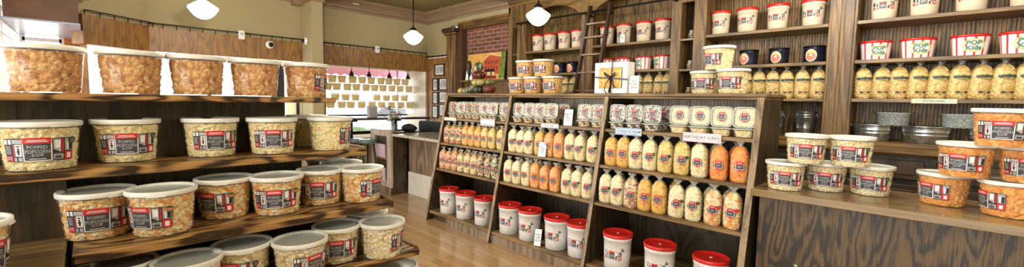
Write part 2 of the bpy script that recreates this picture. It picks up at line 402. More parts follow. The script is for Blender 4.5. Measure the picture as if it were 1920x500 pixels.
def make_tub(corn, badge=None, lab=True, sc=1.0):
    root = empty('popcorn_tub')
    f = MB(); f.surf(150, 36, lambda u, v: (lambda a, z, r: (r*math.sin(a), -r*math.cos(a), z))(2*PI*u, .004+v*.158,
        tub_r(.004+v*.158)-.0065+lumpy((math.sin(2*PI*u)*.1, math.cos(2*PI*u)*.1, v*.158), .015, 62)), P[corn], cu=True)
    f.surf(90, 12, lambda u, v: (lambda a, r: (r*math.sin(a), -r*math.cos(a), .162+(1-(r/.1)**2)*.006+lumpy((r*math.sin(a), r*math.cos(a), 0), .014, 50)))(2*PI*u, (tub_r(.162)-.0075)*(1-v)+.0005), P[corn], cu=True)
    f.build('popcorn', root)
    b = MB(); b.lathe([(.0, .003), (R_BOT-.012, .003), (R_BOT-.006, 0), (R_BOT-.001, .003), (tub_r(.05), .05), (tub_r(.1), .1), (tub_r(.15), .15), (R_TOP-.003, .154), (R_TOP-.003, .172)], TUB_PL, 48)
    b.build('tub_body', root)
    l = MB(); l.lathe([(R_TOP-.008, .168), (R_TOP+.001, .168), (R_TOP+.003, .171), (R_TOP+.003, .186), (R_TOP+.001, .1885), (R_TOP-.004, .189), (R_TOP-.007, .187), (R_TOP-.010, .182), (R_TOP-.0105, .176), (R_TOP-.008, .168)], WHITE_PL, 56)
    l.surf(12, 1, lambda u, v: (lambda a, z: ((R_TOP+.0055)*math.sin(a), -(R_TOP+.0055)*math.cos(a), z))(.25+.5*u, .168+.007*v), WHITE_PL)
    lid = l.build('lid', root)
    g = MB(); g.lathe([(0, .178), (R_TOP-.02, .1785), (R_TOP-.013, .1775), (R_TOP-.0105, .176)], GREY_LID, 48); g.build('lid_window', lid)
    if lab:
        q = MB()
        fn = lambda u, v, lf: (lambda z: (lambda r: (r*math.sin(u/.107), -r*math.cos(u/.107), z))(tub_r(z)+.0012+lf))(.083+v)
        label_panels(q, fn, .099, .0435); lb = q.build('label', root)
        if badge:
            s = MB(); cu, cv, r0 = .093, .032, .0135
            bm, rm = {'green': (GREEN, GREEN), 'brown': (BROWNP, BROWNP), 'orange': (ORANGE, GREEN)}[badge]
            def disc(m, ru, rv, lf):
                n = 20; s.add([fn(cu, cv, lf)]+[fn(cu+ru*math.cos(2*PI*k/n), cv+rv*math.sin(2*PI*k/n), lf) for k in range(n)], [(0, 1+k, 1+(k+1) % n) for k in range(n)], m)
            disc(rm, r0, r0, .0022)
            if badge == 'orange': s.surf(4, 1, lambda i, j: fn(cu-.02+.04*i, cv-.005+.010*j, .003), ORANGE, smooth=False)
            for dv in (.004, -.001, -.006): s.surf(3, 1, lambda i, j: fn(cu-.007+.014*i, cv+dv-.0009+.0018*j, .0034), LGREY, smooth=False)
            s.build('flavour_sticker', root)
    return root
def tub(x, y, z, corn, off, label, group, badge=None, lab=True):
    k = ('tub', corn, badge, lab)
    return place(k, lambda: make_tub(corn, badge, lab), (x, y, z), face_cam(x, y, off), label, 'popcorn tub', group)
def front(px, py, z, r=R_BOT):
    p = onz(px, py, z); d = Vector((p.x, p.y)).normalized(); return p.x+d.x*r, p.y+d.y*r

# ------------------------------------------------------------------ popcorn bag
def bag_r(z, H=.285):
    pr = [(0, .050), (.012, .0575), (.05, .060), (.12, .0605), (.19, .0585), (.215, .053), (.235, .040), (.248, .026), (.258, .012), (.266, .0075)]
    z = z*.285/H
    for (a, ra), (b, rb) in zip(pr, pr[1:]):
        if z <= b: return ra+(rb-ra)*(z-a)/(b-a)
    return pr[-1][1]
def make_bag(corn, style='shop', badge=None, rich=True):
    root = empty('popcorn_bag'); f = MB()
    nu, nv = (44, 30) if rich else (24, 16)
    def sq(a): return 1+.05*math.cos(4*a)*-1
    f.surf(nu, nv, lambda u, v: (lambda a, z: (lambda r: (r*math.sin(a), -r*math.cos(a)*.92, z+.002))(bag_r(z)*sq(a)-.003+(lumpy((.06*math.sin(a)+.3, .06*math.cos(a), z), .010, 60) if v < .97 else 0)))(2*PI*u, v*.252), P[corn], cu=True)
    f.build('popcorn', root)
    g = MB()
    g.surf(28, 12, lambda u, v: (lambda a, z: (lambda r: (r*math.sin(a), -r*math.cos(a)*.92, z))((bag_r(z)+.0015)*sq(a)))(2*PI*u, v*.24), FILM, cu=True)
    def neck(u, v):
        a = 2*PI*u; z = .24+v*.056
        if z < .266: r = bag_r(z)+.0015
        else: r = .0085+(z-.266)*.72
        r *= 1+.22*math.cos(7*a+v*2)
        return (r*math.sin(a), -r*math.cos(a)*.7, z)
    g.surf(28, 8, neck, FILM_T, cu=True); g.build('bag_film', root)
    q = MB()
    def fn(u, v, lf=0): z = v; r = bag_r(z)+.0045+lf; return (r*math.sin(u/.06), -r*math.cos(u/.06)*.94, z)
    if style == 'shop':
        c0 = .118
        def disc(m, ru, rv, lf, du=0, dv=0):
            n = 22; q.add([fn(du, c0+dv, lf)]+[fn(du+ru*math.cos(2*PI*k/n), c0+dv+rv*math.sin(2*PI*k/n), lf) for k in range(n)], [(0, 1+k, 1+(k+1) % n) for k in range(n)], m)
        disc(BLACK, .032, .032, 0); disc(LGREY, .0295, .0295, .0006)
        pan = lambda a, b, c, d, m, l: q.surf(4, 1, lambda i, j: fn(a+(b-a)*i, c0+c+(d-c)*j, l), m, smooth=False)
        pan(-.018, .018, .012, .033, RED, .0014); pan(-.018, .018, -.016, .014, BLACK, .0012)
        pan(-.011, .011, .022, .025, WHITE, .0018); pan(-.012, .012, .002, .006, LGREY, .0018); pan(-.012, .012, -.007, -.003, LGREY, .0018)
        disc(RED, .009, .008, .0016, 0, -.026)
        pan(.024, .027, -.012, .008, DGREY, .001); pan(-.027, -.024, -.012, .008, DGREY, .001)
        q.build('label', root)
        if badge:
            s = MB(); m = {'green': GREEN, 'teal': TEAL, 'bee': BLACK, 'orange': ORANGE, 'brown': BROWNP, 'red': RED}[badge]; n = 16
            s.add([fn(.034, c0+.022, .002)]+[fn(.034+.0125*math.cos(2*PI*k/n), c0+.022+(.0125 if badge != 'orange' else .006)*math.sin(2*PI*k/n), .002) for k in range(n)], [(0, 1+k, 1+(k+1) % n) for k in range(n)], m)
            if badge == 'bee': s.surf(3, 1, lambda i, j: fn(.023+.022*i, c0+.019+.006*j, .0028), YELLOW, smooth=False)
            s.build('flavour_sticker', root)
    else:
        q.surf(10, 1, lambda i, j: fn(-.052+.104*i, .163+.006*math.sin(i*PI)*1+(-.009+.018*j)*(1-.3*math.cos(i*20)), .0), plain('dark_sage_print', rgb(58, 74, 62), .5), smooth=False)
        q.surf(8, 1, lambda i, j: fn(-.03+.06*i, .148+.003*j, .0), BROWNP, smooth=False)
        for du in (-.02, .02):
            n = 14; q.add([fn(du, .055)]+[fn(du+.012*math.cos(2*PI*k/n), .055+.008*math.sin(2*PI*k/n)) for k in range(n)], [(0, 1+k, 1+(k+1) % n) for k in range(n)], DGREY)
        q.build('label', root)
    return root

# ------------------------------------------------------------------ square clamshells
def rsq(a, h, p=5.0):
    c, s = math.cos(a), math.sin(a); k = (abs(c)**p+abs(s)**p)**(-1/p); return h*k*c, h*k*s
def make_upright_clam(corn):
    """clear square box standing on its side, its lid with the label facing -Y"""
    root = empty('clamshell_box'); H = .078
    f = MB()
    def content(u, v):
        a = 2*PI*u; r = .064*(1-.12*v); x, z = rsq(a, r)
        l = lumpy((x+.2, z, v), .008, 62); return (x, .008+.052*v-l*.5, H+z)
    f.surf(48, 4, content, P[corn], cu=True)
    f.surf(48, 8, lambda u, v: (lambda x, z: (x, .006-lumpy((x, z, .3), .016, 62), H+z))(*rsq(2*PI*u, .064*(1-v)+.0004)), P[corn], cu=True)
    f.surf(48, 1, lambda u, v: (lambda x, z: (x, .06, H+z))(*rsq(2*PI*u, .057*(1-v)+.0004)), P[corn], cu=True)
    f.build('popcorn', root)
    s = MB(); pr = [(.0775, .004), (.0775, -.004), (.0735, -.007), (.0695, -.004), (.0685, .002)]
    s.surf(48, 4, lambda u, v: (lambda k: (lambda x, z: (x, pr[k][1], H+z))(*rsq(2*PI*u, pr[k][0])))(int(round(v*4))), CLAM_RIM, cu=True); s.build('lid_rim', root)
    b = MB(); pr2 = [(.0685, .001), (.066, .01), (.061, .064), (.057, .067), (.0004, .067)]
    b.surf(48, 4, lambda u, v: (lambda k: (lambda x, z: (x, pr2[k][1], H+z))(*rsq(2*PI*u, pr2[k][0])))(int(round(v*4))), CLAM, cu=True)
    b.surf(48, 1, lambda u, v: (lambda x, z: (x, -.0045, H+z))(*rsq(2*PI*u, .0695*(1-v)+.0003)), CLAM, cu=True); b.build('tray', root)
    q = MB()
    def disc(m, rx, rz, y, dz=0):
        n = 24; q.add([(0, y, H+dz)]+[(rx*math.cos(2*PI*k/n), y, H+dz+rz*math.sin(2*PI*k/n)) for k in range(n)], [(0, 1+k, 1+(k+1) % n) for k in range(n)], m)
    R = lambda a, b, c, d, m, y: q.add([(a, y, H+c), (b, y, H+c), (b, y, H+d), (a, y, H+d)], [(0, 1, 2, 3)], m)
    disc(BLACK, .034, .034, -.0054); disc(LGREY, .031, .031, -.0058)
    R(-.018, .018, .013, .034, RED, -.0064); R(-.019, .019, -.016, .013, DGREY, -.0062); R(-.012, .012, .022, .026, WHITE, -.0068)
    R(-.013, .013, .001, .005, LGREY, -.0068); R(-.013, .013, -.009, -.005, LGREY, -.0068); disc(RED, .009, .008, -.0064, -.026)
    q.build('label', root); return root
def make_flat_clam(corn):
    """small square lidded cup lying flat"""
    root = empty('clamshell_box'); f = MB()
    f.surf(44, 6, lambda u, v: (lambda x, y: (x, y, .003+.046*v))(*rsq(2*PI*u, .054+.009*v+lumpy((math.cos(2*PI*u)*.1, math.sin(2*PI*u)*.1, v*.05), .008, 62))), P[corn], cu=True)
    f.surf(44, 3, lambda u, v: (lambda x, y: (x, y, .049+.004*v))(*rsq(2*PI*u, .063*(1-v)+.0004)), P[corn], cu=True); f.build('popcorn', root)
    b = MB(); pr = [(.0005, .0), (.055, .0), (.059, .004), (.069, .056)]
    b.surf(44, 3, lambda u, v: (lambda k: (lambda x, y: (x, y, pr[k][1]))(*rsq(2*PI*u, pr[k][0])))(int(round(v*3))), CLAM, cu=True); b.build('tray', root)
    l = MB(); pr = [(.069, .054), (.0745, .054), (.0745, .061), (.070, .064), (.066, .062)]
    l.surf(44, 4, lambda u, v: (lambda k: (lambda x, y: (x, y, pr[k][1]))(*rsq(2*PI*u, pr[k][0])))(int(round(v*4))), CLAM_RIM, cu=True)
    l.surf(44, 1, lambda u, v: (lambda x, y: (x, y, .062))(*rsq(2*PI*u, .066*(1-v)+.0004)), CLAM_RIM, cu=True); l.build('lid', root)
    return root

# ------------------------------------------------------------------ red-lid bins and shelf buckets
def make_bin(kind):
    big = kind == 'bin'
    root = empty('popcorn_bin' if big else 'popcorn_bucket')
    rt, rb, h, bm = (.124, .108, .295, BIN_W) if big else (.096, .080, .232, BIN_C)
    rz = lambda z: rb+(rt-.006-rb)*z/h
    b = MB(); b.lathe([(rb-.01, 0), (rb, .004), (rz(h*.5), h*.5), (rz(h*.86), h*.86), (rz(h*.86)+.004, h*.865), (rz(h)+.003, h)], bm, 40); b.build('bin_body', root)
    l = MB(); l.lathe([(rt-.008, h-.012), (rt+.002, h-.012), (rt+.004, h-.008), (rt+.004, h+.012), (rt, h+.016), (rt-.008, h+.015), (rt-.012, h+.008), (rt*.5, h+.007), (.012, h+.007), (.0, h+.007)], RED_LID, 44)
    lid = l.build('lid', root)
    if big:
        k = MB(); k.lathe([(.011, h+.0072), (.009, h+.0095), (0, h+.0098)], WHITE, 14); k.build('lid_plug', lid)
    q = MB(); zc = h*(.46 if big else .5)
    fn = lambda u, v, lf=0: (lambda z: (lambda r: (r*math.sin(u/r), -r*math.cos(u/r), z))(zc+v) if 0 else ((rz(zc+v)+.0015+lf)*math.sin(u/rz(zc)), -(rz(zc+v)+.0015+lf)*math.cos(u/rz(zc)), zc+v))(0) if 0 else ((rz(zc+v)+.0015+lf)*math.sin(u/rz(zc)), -(rz(zc+v)+.0015+lf)*math.cos(u/rz(zc)), zc+v)
    hw, hh = (.082, .036) if big else (.078, .030)
    def pan(u0, u1, v0, v1, m, l):
        a, c = -hw+u0*2*hw, -hw+u1*2*hw; e, d = -hh+v0*2*hh, -hh+v1*2*hh
        q.surf(max(1, int((u1-u0)*14)), 1, lambda i, j: fn(a+(c-a)*i, e+(d-e)*j, l), m, smooth=False)
    # printed straight on the plastic: outline, red and dark panels, doodle at the right end
    pan(.0, .95, .97, 1.0, BLACK, 0); pan(.0, .95, 0, .03, BLACK, 0)
    pan(0, .09, .03, .35, RED, 0); pan(0, .1, .45, .95, LGREY if big else DGREY, 0); pan(.13, .145, .1, .9, BLACK, 0); pan(.19, .24, .35, .8, BLACK, 0); pan(.17, .26, .1, .22, DGREY, 0)
    pan(.3, .58, .8, 1.02, RED, .0003); pan(.3, .58, .12, .8, DGREY, .0003); pan(.34, .54, .5, .62, LGREY, .0006); pan(.34, .54, .3, .42, LGREY, .0006)
    pan(.63, .7, .1, .4, BLACK, 0); pan(.66, .8, .4, .5, DGREY, 0); pan(.74, .76, .1, .95, RED, 0); pan(.8, .93, .45, .93, BLACK, 0); pan(.84, .87, .5, .85, WHITE, .0004); pan(.8, .95, .03, .38, RED, 0); pan(.845, .905, .1, .3, WHITE, .0004)
    for k in range(3): pan(.93+.035*k, .95+.035*k, 1.0+.08*(k % 2), 1.42, BLACK, .0003)
    pan(.9, 1.08, 1.1, 1.18, BLACK, .0003)
    q.build('label', root); return root
def make_striped():
    root = empty('striped_bucket'); h = .150; rz = lambda z: .086+.014*z/h; n = 48
    b = MB(); vs = []; 
    for z in (0, .05, .1, h):
        for i in range(n): a = 2*PI*i/n; vs.append((rz(z)*1.06*math.sin(a), -rz(z)*.92*math.cos(a), z))
    for j in range(3):
        for i in range(n): b.add([vs[j*n+i], vs[j*n+(i+1) % n], vs[j*n+n+(i+1) % n], vs[j*n+n+i]], [(0, 1, 2, 3)], RED if i % 4 == 0 else WHITE)
    b.add(vs[:n], [tuple(range(n-1, -1, -1))], WHITE); b.build('bucket_body', root)
    l = MB(); l.lathe([(.098, h-.008), (.104, h-.008), (.105, h+.008), (.1, h+.012), (.0, h+.011)], RED_LID, 40, sx=1.06, sy=.92); l.build('lid', root)
    q = MB(); fn = lambda u, v, lf: (lambda r: (r*1.06*math.sin(u/.093), -r*.92*math.cos(u/.093), v))(rz(v)+.0015+lf)
    def disc(m, ru, rv, lf):
        k_ = 26; q.add([fn(0, .078, lf)]+[fn(ru*math.cos(2*PI*k/k_), .078+rv*math.sin(2*PI*k/k_), lf) for k in range(k_)], [(0, 1+k, 1+(k+1) % k_) for k in range(k_)], m)
    disc(plain('ochre_print', rgb(214, 196, 110), .5), .062, .050, .0); disc(plain('pale_green_print', rgb(196, 208, 176), .5), .054, .043, .0006)
    text_on(q, 'POP', TEAL, lambda u, v: fn(u, .078+v, .0014), .042, 0, .018, .03)
    text_on(q, 'Kids', TEAL, lambda u, v: fn(u, .078+v, .0014), .044, 0, -.018, .03)
    q.build('label', root); return root
NAVY = plain('navy_tin', rgb(34, 36, 56), .3, .3)
def make_tin():
    root = empty('popcorn_tin'); h = .145
    b = MB(); b.lathe([(.078, 0), (.08, .004), (.082, .05), (.084, h-.02), (.0865, h-.016), (.084, h-.012), (.085, h)], NAVY, 36); b.build('tin_body', root)
    l = MB(); l.lathe([(.086, h-.006), (.089, h-.006), (.089, h+.008), (.084, h+.011), (.08, h+.006), (0, h+.006)], METAL_BK, 36); l.build('lid', root)
    q = MB(); fn = lambda u, v, lf: (lambda r: (r*math.sin(u/.083), -r*math.cos(u/.083), v))(.0825+.003*v/h+lf)
    def disc(m, ru, rv, lf, cu=0, cv=.066):
        k_ = 22; q.add([fn(cu, cv, lf)]+[fn(cu+ru*math.cos(2*PI*k/k_), cv+rv*math.sin(2*PI*k/k_), lf) for k in range(k_)], [(0, 1+k, 1+(k+1) % k_) for k in range(k_)], m)
    disc(plain('peach_print', rgb(236, 196, 160), .5), .046, .056, .002); disc(plain('salmon_print', rgb(224, 120, 96), .5), .036, .036, .003, 0, .056); disc(WHITE, .012, .008, .0036, 0, .07)
    disc(YELLOW, .014, .010, .0038, .004, .095)
    q.build('label', root); return root
def make_jar():
    root = empty('candy_jar')
    b = MB(); b.lathe([(.026, 0), (.032, .003), (.033, .06), (.028, .072), (.021, .078), (.021, .084)], P['nuts'], 20); b.build('jar_body', root)
    l = MB(); l.lathe([(.024, .083), (.025, .084), (.025, .099), (.022, .101), (0, .101)], plain('jar_lid', rgb(196, 190, 176), .4), 20); l.build('lid', root)
    q = MB(); q.surf(8, 1, lambda i, j: (.0345*math.sin(-.8+1.6*i), -.0345*math.cos(-.8+1.6*i), .018+.03*j), BLACK)
    q.surf(6, 1, lambda i, j: (.0352*math.sin(-.5+i), -.0352*math.cos(-.5+i), .030+.006*j), WHITE); q.build('label', root); return root

# ================================================================== ROOM
XW, YW, ZC = 4.6, 6.9, 3.13
PAINT = plain('olive_wall_paint', rgb(168, 156, 118), .8, noise_amt=.03, scale=2)
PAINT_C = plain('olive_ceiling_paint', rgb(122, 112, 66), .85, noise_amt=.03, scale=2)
CROWN = wood('taupe_crown', rgb(148, 126, 98), rgb(126, 104, 78), 'x', rings=3, ringmix=.2)
CROWNY = wood('taupe_crown_y', rgb(148, 126, 98), rgb(126, 104, 78), 'y', rings=3, ringmix=.2)
def floor_mat():
    t = NT('honey_plank_floor'); co = t.coords((1, 1, 1), rot=(0, 0, PI/2))
    b = t.add('TexBrick'); t.link(co, b.inputs['Vector']); b.offset = .37; b.inputs['Scale'].default_value = 1
    b.inputs['Brick Width'].default_value = 1.1; b.inputs['Row Height'].default_value = .083; b.inputs['Mortar Size'].default_value = .0012
    b.inputs['Color1'].default_value = rgb(194, 162, 122); b.inputs['Color2'].default_value = rgb(168, 134, 96); b.inputs['Mortar'].default_value = rgb(100, 74, 50); b.inputs['Bias'].default_value = 0
    n = t.add('TexNoise'); t.link(t.coords((60, 3, 1)), n.inputs['Vector']); n.inputs['Scale'].default_value = 1; n.inputs['Detail'].default_value = 4
    g = t.ramp(n.outputs['Fac'], [(.3, (.8, .74, .68, 1)), (.7, (1, 1, 1, 1))])
    m = t.add('Mix', data_type='RGBA', blend_type='MULTIPLY'); m.inputs[0].default_value = .8; t.link(b.outputs['Color'], m.inputs[6]); t.link(g, m.inputs[7])
    t.bsdf(m.outputs[2], .16, spec=.6); return t.m
FLOOR = floor_mat()
struct(MB().box((-5, -3, -.08), (XW+.6, YW+.2, 0), FLOOR), 'floor')
struct(MB().box((-5, -3, ZC), (XW+.6, YW+.25, ZC+.1), PAINT_C), 'ceiling')
ALC = 7.62
# window wall: solid above the bays, openings under the valance
wf = MB(); wf.box((.53, YW, 2.36), (XW+.1, YW+.2, ZC), PAINT); struct(wf, 'wall_front')
# bay of the display window
jb = MB()
jb.box((XW, YW+.0, .0), (XW+.12, ALC+.05, 2.1), plain('cream_jamb', rgb(214, 206, 192), .25)); jb.box((2.56, YW+.2, 2.09), (XW+.12, ALC+.05, 2.16), PAINT)
struct(jb, 'wall_bay')
struct(MB().box((2.33, YW, 0), (2.70, ALC+.05, 2.1), PAINT).box((.45, YW+.0, 0), (.62, YW+.2, 2.1), W_BANDW).box((.45, YW+.005, 0), (4.72, ALC, .86), PAINT), 'wall_window_piers')
va = MB(); va.box((.55, YW-.05, 2.07), (2.33, YW+.02, 2.365), W_BAND); struct(va, 'trim_1', 'oak valance board above the window left of the beige column')
va = MB(); va.box((2.5, YW-.05, 2.055), (XW, YW+.02, 2.36), W_BAND); struct(va, 'trim_2', 'oak valance board above the display window')
def rods(x0, x1, y, z, name, lab):
    m = MB(); m.tube([(x0, y, z), (x1, y, z)], .007, METAL_BK, 6); n = int((x1-x0)/.13)
    for i in range(n+1):
        x = x0+(x1-x0)*i/n; m.tube([(x, y, z), (x, y, z-.05)], .005, METAL_BK, 5)
    return tag(m.build(name), lab, 'rail', 'picture rails along the top of the valances')
rods(.56, 2.32, YW-.075, 2.405, 'plate_rail', 'thin dark metal rail topping the valance left of the column')
rods(2.52, 4.55, YW-.075, 2.40, 'plate_rail', 'thin dark metal rail topping the valance above the display window')
# diagonal wall A
dx, dy = .56-(-.03), YW-6.42
def diag(u, off, z): L = math.hypot(dx, dy); return (-.03+dx*u+off*dy/L, 6.42+dy*u-off*dx/L, z)
da = MB(); da.prism([diag(0, 0, 2.36), diag(1, 0, 2.36), diag(1, -.1, 2.36), diag(0, -.1, 2.36)], (0, 0, ZC-2.36), PAINT)
struct(da, 'wall_diagonal')
da = MB(); da.prism([diag(0, .04, 2.06), diag(1, .04, 2.06), diag(1, -.1, 2.06), diag(0, -.1, 2.06)], (0, 0, .31), W_BAND); struct(da, 'trim_3')
m = MB(); m.tube([diag(0, .07, 2.41), diag(1, .07, 2.41)], .007, METAL_BK, 6)
for k in range(6): m.tube([diag(k/5, .07, 2.41), diag(k/5, .07, 2.36)], .005, METAL_BK, 5)
tag(m.build('plate_rail'), 'short dark metal rail on the diagonal wall beside the bulkhead', 'rail', 'picture rails along the top of the valances')
# bulkhead and entry glazing at the far left
bk = MB(); bk.box((-.50, 5.9, 2.205), (-.03, 7.5, ZC), W_BULK); struct(bk, 'trim_4', 'red-brown bulkhead box over the entry alcove')
SOF = plain('white_soffit', rgb(150, 162, 184), .3)
struct(MB().box((-.52, 5.88, 2.19), (-.02, 7.5, 2.205), SOF), 'trim_5')
WFR = plain('white_window_frame', rgb(236, 236, 238), .4)
GLASS = clear('window_glass', haze=.0, gloss=.03, rough=.02)
fr = MB()
for x in (-.50, -.19): fr.box((x-.02, 7.42, 0), (x+.02, 7.48, 2.19), WFR)
for z in (2.15, 1.2, .4): fr.box((-.5, 7.42, z-.02), (-.19, 7.48, z+.02), WFR)
o = struct(fr, 'window_3'); MB().box((-.5, 7.445, .4), (-.19, 7.455, 2.15), GLASS).build('pane', o)
struct(MB().box((-.17, 7.4, 0), (.02, 7.5, 2.19), plain('amber_door_wood', rgb(186, 116, 58), .4, noise_amt=.15, scale=9)).box((-.03, 6.45, 0), (.02, 7.5, 2.19), W_BANDW), 'wall_entry')
# white slatted shutters on the side glazing
sl = MB()
for i in range(9): sl.box((-.66-.0, 5.0, 2.06+.12*i), (-.52, 7.4, 2.075+.12*i), WFR, mtx=None)
for y in (5.0, 6.2, 7.36): sl.box((-.62, y, 0), (-.54, y+.05, ZC), WFR)
struct(sl, 'window_4', 'white slatted window frame at the far left')
# column and beam
struct(MB().box((2.337, 6.465, 0), (2.497, YW, 2.93), PAINT), 'wall_column', 'beige square column between the two windows')
bm = MB(); bm.box((2.30, .5, 2.97), (2.54, YW, ZC), CROWNY); bm.box((2.25, .5, 3.05), (2.59, YW, ZC), CROWNY); bm.box((2.32, 6.44, 2.925), (2.52, YW, 2.97), CROWNY); bm.box((2.2, 6.78, 2.90), (2.32, YW, 3.03), CROWNY)
struct(bm, 'trim_6', 'taupe ceiling beam running over the beige column')
bm = MB(); bm.box((2.54, 4.46, 3.02), (XW-.1, 4.70, ZC), CROWN); bm.box((2.54, 4.42, 3.07), (XW-.1, 4.74, ZC), CROWN); struct(bm, 'trim_7', 'taupe ceiling beam meeting the bookcase corner')
# crown mouldings
def crown_prof(z0=2.945):
    pts = [(0, z0), (.018, z0), (.022, z0+.03), (.05, z0+.045), (.06, z0+.075), (.10, z0+.115), (.135, z0+.135), (.165, z0+.15), (.17, ZC), (0, ZC)]
    return pts
def crownX(x0, x1, name):
    m = MB(); m.prism([(x0, YW-d, z) for d, z in crown_prof()], (x1-x0, 0, 0), CROWN); struct(m, name)
crownX(2.54, XW, 'trim_8'); crownX(-.03, 2.28, 'trim_9')
m = MB(); m.prism([(XW-d, 4.66, z) for d, z in crown_prof()], (0, 1.54, 0), CROWNY); m.prism([(XW-d*1.0, 6.2, z) for d, z in crown_prof(2.93)], (0, YW-6.2, 0), CROWNY)
m.prism([(XW-d*1.12-.012, 6.16, z) for d, z in crown_prof(2.925)], (0, .05, 0), CROWNY); struct(m, 'trim_10')
struct(MB().box((3.1, YW-.135, 3.055), (3.2, YW-.13, 3.07), WHITE), 'trim_11')
# right wall left of bookcase
rw = MB(); rw.box((XW, 6.17, 2.0), (XW+.12, YW, ZC), PAINT); rw.box((XW-.01, 6.16, 2.30), (XW+.05, 6.9, 2.318), WHITE)
rw.box((XW, 4.66, 2.84), (XW+.4, 6.17, ZC), PAINT); struct(rw, 'wall_right')
rw = MB(); rw.box((XW-.012, 6.17, 0), (XW+.10, YW-.04, 2.295), W_BANDW); rw.box((XW-.03, YW-.06, 0), (XW+.1, YW+.0, 2.30), W_OAKZ); struct(rw, 'wall_right_panelling')
m = MB(); m.tube([(XW-.03, 6.2, 2.33), (XW-.03, 6.88, 2.33)], .012, METAL_BK, 8); tag(m.build('cable_conduit'), 'black cable conduit above the wood panelling in the corner', 'conduit')
# pilaster
pl = MB(); pl.box((XW-.09, 5.92, 0), (XW+.1, 6.16, 2.66), W_OAKZ, .008); pl.box((XW-.115, 5.95, 0), (XW-.085, 6.13, 2.62), W_OAKZ, .006)
pl.box((XW-.14, 5.88, 2.66), (XW+.1, 6.19, 2.70), W_OAKZ, .01); pl.box((XW-.17, 5.86, 2.70), (XW+.1, 6.21, 2.77), plain('dark_capital', rgb(64, 42, 28), .4), .015); struct(pl, 'trim_12', 'oak pilaster with dark capital beside the brick recess')
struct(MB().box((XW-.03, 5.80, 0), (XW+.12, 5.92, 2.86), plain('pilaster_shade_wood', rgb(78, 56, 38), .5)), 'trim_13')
def brick_mat():
    t = NT('red_brick'); tc = t.add('TexCoord'); sp = t.add('SeparateXYZ'); cb = t.add('CombineXYZ'); t.link(tc.outputs['Object'], sp.inputs[0])
    t.link(sp.outputs['Y'], cb.inputs[0]); t.link(sp.outputs['Z'], cb.inputs[1])
    b = t.add('TexBrick'); t.link(cb.outputs[0], b.inputs['Vector']); b.inputs['Scale'].default_value = 1; b.inputs['Brick Width'].default_value = .19; b.inputs['Row Height'].default_value = .064; b.inputs['Mortar Size'].default_value = .006
    b.inputs['Color1'].default_value = rgb(142, 84, 66); b.inputs['Color2'].default_value = rgb(104, 66, 54); b.inputs['Mortar'].default_value = rgb(170, 150, 134)
    n = t.add('TexNoise'); t.link(cb.outputs[0], n.inputs['Vector']); n.inputs['Scale'].default_value = 9
    g = t.ramp(n.outputs['Fac'], [(.3, (.72, .7, .7, 1)), (.7, (1.0, 1.0, 1.0, 1))]); mx = t.add('Mix', data_type='RGBA', blend_type='MULTIPLY'); mx.inputs[0].default_value = .8
    t.link(b.outputs['Color'], mx.inputs[6]); t.link(g, mx.inputs[7])
    t.bsdf(mx.outputs[2], .85, normal=t.bump(t.math('MULTIPLY', b.outputs['Fac'], -1), .6, .01)); return t.m
struct(MB().box((4.69, 4.70, 0), (5.0, 5.98, 2.9), brick_mat()), 'wall_brick', 'red brick recess behind the painting')
m = MB(); m.box((XW-.02, 4.70, 2.74), (4.69, 5.9, 2.84), W_OAKY); m.box((XW-.05, 4.66, 2.82), (4.7, 5.9, 2.86), W_OAKY); struct(m, 'trim_14')
struct(MB().box((4.545, 4.70, 1.845), (4.69, 5.82, 1.872), W_OAKY).box((4.63, 4.70, 0), (4.69, 5.82, 1.845), W_OAKZ), 'trim_15', 'oak ledge running under the brick recess')
# back wall behind camera and behind the bookcase
struct(MB().box((5.05, -3, 0), (5.2, 6.2, ZC), PAINT), 'wall_bookcase')
struct(MB().box((-5, -3.1, 0), (5.2, -3, ZC), PAINT), 'wall_back')

# ------------------------------------------------------------------ display window
GX0, GX1 = 2.72, XW
w = MB()
w.box((GX0, ALC, .86), (GX1, ALC+.05, .92), METAL_BK); w.box((4.385, ALC, .9), (4.40, ALC+.05, 2.1), plain('aluminium_mullion', rgb(150, 150, 156), .4, .5))
w.box((GX0, ALC, 1.20), (GX1, ALC+.05, 1.23), METAL_BK)
o = struct(w, 'window_1', 'bright display window with tubs stacked on glass shelves'); MB().box((GX0, ALC+.02, .9), (GX1, ALC+.028, 2.1), GLASS).build('pane', o)
w = MB(); w.box((.62, YW+.12, 2.02), (2.33, YW+.17, 2.07), WFR)
for x in (.62, 1.16, 1.95, 2.29): w.box((x, YW+.12, .9), (x+.04, YW+.17, 2.05), plain('dark_mullion', rgb(40, 34, 36), .5))
w.box((2.00, YW+.10, .0), (2.12, YW+.18, 2.02), MATS['dark_mullion'])
o = struct(w, 'window_2', 'bright window behind the top row of caramel tubs'); MB().box((.62, YW+.14, .9), (2.33, YW+.148, 2.05), GLASS).build('pane', o)
GSH = clear('shelf_glass', tint=(.93, .98, .96, 1), haze=.06, gloss=.1, rough=.05)
for z, lb in ((1.66, 'upper clear glass shelf holding two tiers of small tubs in the window'), (1.35, 'lower clear glass shelf holding two tiers of small tubs in the window')):
    t_ = MB().box((2.72, 7.28, z), (4.6, 7.50, z+.009), GSH).build('glass_shelf'); tag(t_, lb, 'glass shelf', 'glass shelves in the display window')
def make_small_tub(corn):
    root = empty('small_popcorn_tub')
    b = MB(); b.lathe([(.060, 0), (.062, .002), (.0745, .104)], P[corn], 20); b.build('popcorn', root)
    b = MB(); b.lathe([(.0625, 0), (.076, .1), (.077, .112)], clear('frosted_small_tub', haze=.35, gloss=.04, hazecol=rgb(250, 236, 196)), 20)
    b.build('tub_body', root); l = MB(); l.lathe([(.072, .108), (.077, .108), (.077, .12), (.073, .123), (0, .122)], plain('small_lid', rgb(222, 220, 208), .4), 20); l.build('lid', root); return root
